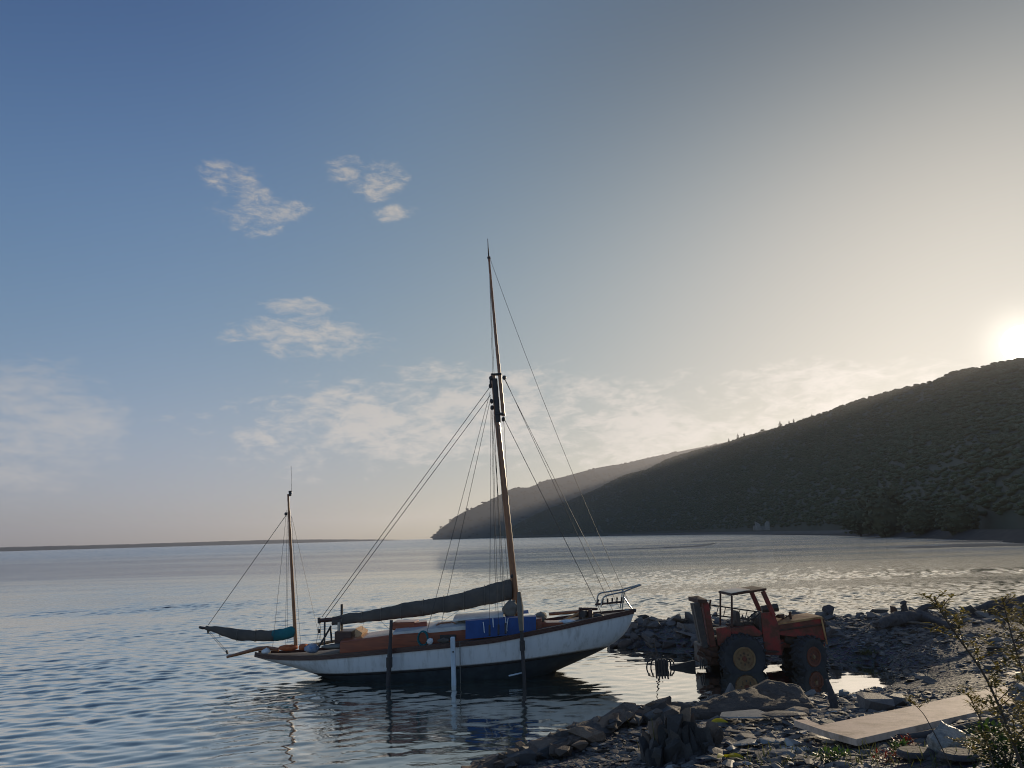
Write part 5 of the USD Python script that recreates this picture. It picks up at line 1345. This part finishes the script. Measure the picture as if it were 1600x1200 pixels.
# ------------------------------------------------------------------ plants
def leafm(name, a, b, trans):
    return mat(name, {'oi': ('geometry', {}), 'r': ('rgb_ramp', {'ramp': [(0, a), (1, b)]}), 'd': ('principled_bsdf', {'roughness': .5, 'specular_ior_level': .3}), 't': ('translucent_bsdf', {}), 'mx': ('mix_closure', {'fac': trans})},
               [('oi.random_per_island', 'r.fac'), ('r.color', 'd.base_color'), ('r.color', 't.color'), ('d.BSDF', 'mx.closure1'), ('t.BSDF', 'mx.closure2')], 'mx.closure')


M_leaf_olive = leafm('olive_leaf', (.2, .165, .045), (.4, .28, .085), .65)
M_leaf_dark = leafm('dark_leaf', (.02, .045, .012), (.05, .085, .02), .4)
M_leaf_green = leafm('green_leaf', (.06, .12, .02), (.12, .17, .03), .45)
M_leaf_yellow = leafm('yellow_leaf', (.38, .36, .02), (.5, .46, .03), .5)
M_leaf_red = leafm('red_leaf', (.2, .03, .012), (.36, .1, .02), .45)
M_grass = leafm('dry_grass', (.12, .13, .04), (.28, .22, .1), .4)
M_stem = simple('stem', (.06, .04, .025), .7)


def leaf(c, d, up_, L, W, bend=.2, nseg=4):
    """One curved leaf from c along d."""
    d = d / np.linalg.norm(d); s = np.cross(d, up_); s /= np.linalg.norm(s) + 1e-9; u = np.cross(s, d)
    v, f = [], []
    for i in range(nseg + 1):
        t = i / nseg; w = W * math.sin(math.pi * min(.98, .08 + t * .92)) ** .8 * .5
        p = c + d * (L * t) - u * (bend * L * t * t)
        v += [p - s * w + u * w * .25, p, p + s * w + u * w * .25]
    for i in range(nseg):
        a = i * 3
        f += [[a, a + 1, a + 4], [a, a + 4, a + 3], [a + 1, a + 2, a + 5], [a + 1, a + 5, a + 4]]
    return np.array(v), np.array(f)


def leaves(items):
    V, Fc, n = [], [], 0
    for v, f in items:
        V.append(v); Fc.append(f + n); n += len(v)
    return trimesh.Trimesh(np.vstack(V), np.vstack(Fc), process=False)


def weed(pts_, r, label, seed, nbr=16, blen=.25, lsize=.035, m=None, top=.15, dens=7):
    """A tall stalk with side shoots of small narrow leaves."""
    gg = np.random.default_rng(seed); P = np.array(pts_, float)
    s = np.linspace(0, 1, 24); k = np.linspace(0, 1, len(P)); C = PchipInterpolator(k, P)(s)
    t = thing('weed', label, 'plant', C[0]); part(t, 'stem', tube(C, np.linspace(r, r * .3, 24), 7), M_stem)
    it, shoots = [], []
    for b in range(nbr):
        f = top + (1 - top) * (b + gg.uniform()) / nbr; c = np.array([np.interp(f, s, C[:, j]) for j in range(3)])
        a = gg.uniform(0, 6.28); d = np.array([math.cos(a), math.sin(a) * .8, gg.uniform(.35, 1.0)]); d /= np.linalg.norm(d)
        L = blen * (1.15 - f) * gg.uniform(.6, 1.2) + .05
        tip = c + d * L
        shoots.append(tube([c, c + d * L * .5 + [0, 0, .01], tip], [r * .3, r * .2, r * .1], 4))
        for q in range(max(5, int(2.0 * dens * L / .1))):
            h = gg.uniform(.1, 1); aa = gg.uniform(0, 6.28)
            dd = d * .5 + np.array([math.cos(aa), math.sin(aa), gg.uniform(-.2, .6)]); it.append(leaf(c + d * L * h, dd, np.array([.1, .2, 1.0]), lsize * gg.uniform(.6, 1.5), lsize * .42, .3, 2))
    for q in range(26):
        f = gg.uniform(.82, 1.0); c = np.array([np.interp(f, s, C[:, j]) for j in range(3)]); aa = gg.uniform(0, 6.28)
        it.append(leaf(c, np.array([math.cos(aa), math.sin(aa), .8]), np.array([.1, .2, 1.0]), lsize * gg.uniform(.5, 1.1), lsize * .35, .3, 2))
    part(t, 'shoots', trimesh.util.concatenate(shoots), M_stem, True, kind='stuff'); part(t, 'foliage', leaves(it), m or M_leaf_olive, False, kind='stuff')
    return t


Y0 = 5.2
def V(px, py, y=Y0):
    return at_y(px, py, y)


weed([V(1612, 1260), V(1590, 1180), V(1568, 1120), V(1538, 1055), V(1500, 1000), V(1476, 965), V(1460, 936)], .011, 'tall leaning weed stalk with tiny olive leaves crossing the beach at lower right', 3, 34, .3, .04)
weed([V(1640, 1240, 5.5), V(1620, 1150, 5.5), V(1600, 1060, 5.5), V(1580, 990, 5.5), V(1566, 935, 5.5)], .01, 'bushy olive weed at the right edge with its tip against the dark log', 4, 30, .3, .036, dens=7)
weed([V(1650, 1180, 5.8), V(1625, 1080, 5.8), V(1608, 1000, 5.8), V(1597, 945, 5.8)], .01, 'tawny weed half cut off by the right edge of the view', 5, 24, .28, .036, dens=7)
weed([V(1560, 1230, 5.0), V(1545, 1170, 5.0), V(1530, 1120, 5.0), V(1512, 1085, 5.0)], .006, 'short leafy shoot left of the tall weed stalk over the board', 6, 16, .2, .036)
weed([V(1500, 1230, 4.8), V(1462, 1150, 4.8), V(1440, 1112, 4.8), V(1418, 1095, 4.8)], .004, 'thin nodding stalk with a seed head over the middle of the board', 7, 5, .06, .03, top=.7)


def bush(label, c, size, n, lsize, m, seed, name='bush', wl=.5):
    gg = np.random.default_rng(seed); c = np.array(c, float); t = thing(name, label, 'bush', c)
    it, st_ = [], []
    for k in range(max(5, n // 60)):
        d = gg.normal(size=3); d[2] = abs(d[2]); d /= np.linalg.norm(d)
        st_.append(tube([c - [0, 0, size[2] * .9], c + d * size * .25, c + d * size * .85], [.006, .004, .002], 4))
    for k in range(n):
        d = gg.normal(size=3); d /= np.linalg.norm(d); rr = gg.uniform(.35, 1.0) * (0.75 + .5 * meshkit.noise(d * 2.2 + seed))
        aa = gg.normal(size=3); aa[2] = abs(aa[2]) * .6
        it.append(leaf(c + d * rr * size, aa + d * .6, np.array([.2, -.1, 1.0]), lsize * gg.uniform(.5, 1.3), lsize * wl, .25, 3))
    part(t, 'stems', trimesh.util.concatenate(st_), M_stem, True, kind='stuff'); part(t, 'foliage', leaves(it), m, False, kind='stuff')
    return t


bush('dense dark green bush in the bottom right corner', at_y(1572, 1180, 5.6), (.22, .25, .13), 520, .045, M_leaf_dark, 11)
bush('green leafy clump below the right end of the board', at_y(1545, 1150, 6.0), (.16, .16, .1), 300, .05, M_leaf_green, 12)
bush('olive bush filling the right edge beside the board end', at_y(1612, 1120, 5.9), (.1, .16, .12), 220, .045, M_leaf_olive, 13)
bush('small green clump at the bottom edge below the board', G(1300, 1190, .05), (.26, .2, .12), 220, .07, M_leaf_green, 14)
bush('reddish bramble leaves left of the glittering boulder', G(1418, 1172, .08), (.16, .14, .09), 150, .05, M_leaf_red, 15)
bush('dark red leaves at the bottom edge below the board', G(1388, 1192, .06), (.18, .14, .08), 110, .05, M_leaf_red, 16)
bush('small green tuft of leaves at the near corner of the board', G(1405, 1176, .06), (.15, .12, .07), 80, .07, M_leaf_green, 17)
# broad-leaved dock by the upright slate
for lab, c, dirs, m_, L in (('yellow dock leaf standing by the right side of the upright slate', G(1112, 1150, .2), [(.5, -.3, .25)], M_leaf_yellow, .26), ('pale green drooping dock leaf under the yellow one beside the upright slate', G(1104, 1160, .18), [(.35, -.5, -.5)], M_leaf_green, .3), ('yellow-green dock leaves at the bottom edge right of the upright slate', G(1136, 1196, .1), [(.6, -.4, .3), (-.4, -.5, .35), (.1, -.6, .5)], M_leaf_yellow, .22)):
    t = thing('dock_plant', lab, 'plant', c); part(t, 'stem', tube([c - [0, 0, .3], c - [0, 0, .1], c], [.008, .007, .005], 6), M_stem)
    for d in dirs:
        v, f = leaf(c, np.array(d), np.array([0, -.3, 1.0]), L, L * .55, .35, 8); part(t, 'leaf', trimesh.Trimesh(v, f, process=False), m_, True)
# grass along the bottom and a few bent blades
def tuft(c, n, L, seed, spread=.12):
    gg = np.random.default_rng(seed); it = []
    for k in range(n):
        a = gg.uniform(0, 6.28); b = c + [gg.normal(0, spread), gg.normal(0, spread), -.03]
        it.append(leaf(b, np.array([math.cos(a) * .5, math.sin(a) * .5, 1.0]), np.array([math.cos(a), math.sin(a), .2]), L * gg.uniform(.5, 1.2), .012, gg.uniform(-.5, .1), 4))
    return it


gr = []
for k, px in enumerate(np.linspace(1180, 1590, 26)):
    gr += tuft(G(px, 1196 - 10 * (k % 3)), 16, .17, 300 + k)
solo('grass', leaves(gr), M_grass, 'dry green and straw grass tufts along the bottom edge', None, None, 'stuff', smooth=False)
for k, (x0, y0, x1, y1, lab) in enumerate([(1026, 1190, 1018, 1122, 'single dry grass stalk rising in front of the upright slate'), (1000, 1180, 993, 1152, 'short dry stalk left of the upright slate before the broken ledge'), (985, 1140, 978, 1120, 'small dry sprig at the water edge behind the broken ledge')]):
    a = G(x0, y0); b = at_y(x1, y1, a[1] - .05)
    solo('grass_stalk', tube([a, (a + b) / 2 + [.01, 0, 0], b], [.008, .007, .004], 5), M_grass, lab, 'grass stalk')
solo('brown_tussock', leaves(sum([tuft(G(1348 + 4 * k, 1021 + (k % 2)), 26, .2, 500 + k, .1) for k in range(5)], [])), M_grass, 'brown tussock of dry weed on the beach beyond the pool', 'tussock', smooth=False)
# ------------------------------------------------------------------ haze
HAZE = 0.000085
M_haze = mat('haze', {'v': ('principled_volume', {'color': (0.88, 0.89, 1.0), 'density': HAZE, 'anisotropy': 0.6})}, (), None, 'v.volume')
hz = trimesh.creation.box((24000, 24000, 330)); hz.apply_translation((0, 0, -6 + 165))
solo('haze', hz, M_haze, kind='stuff')
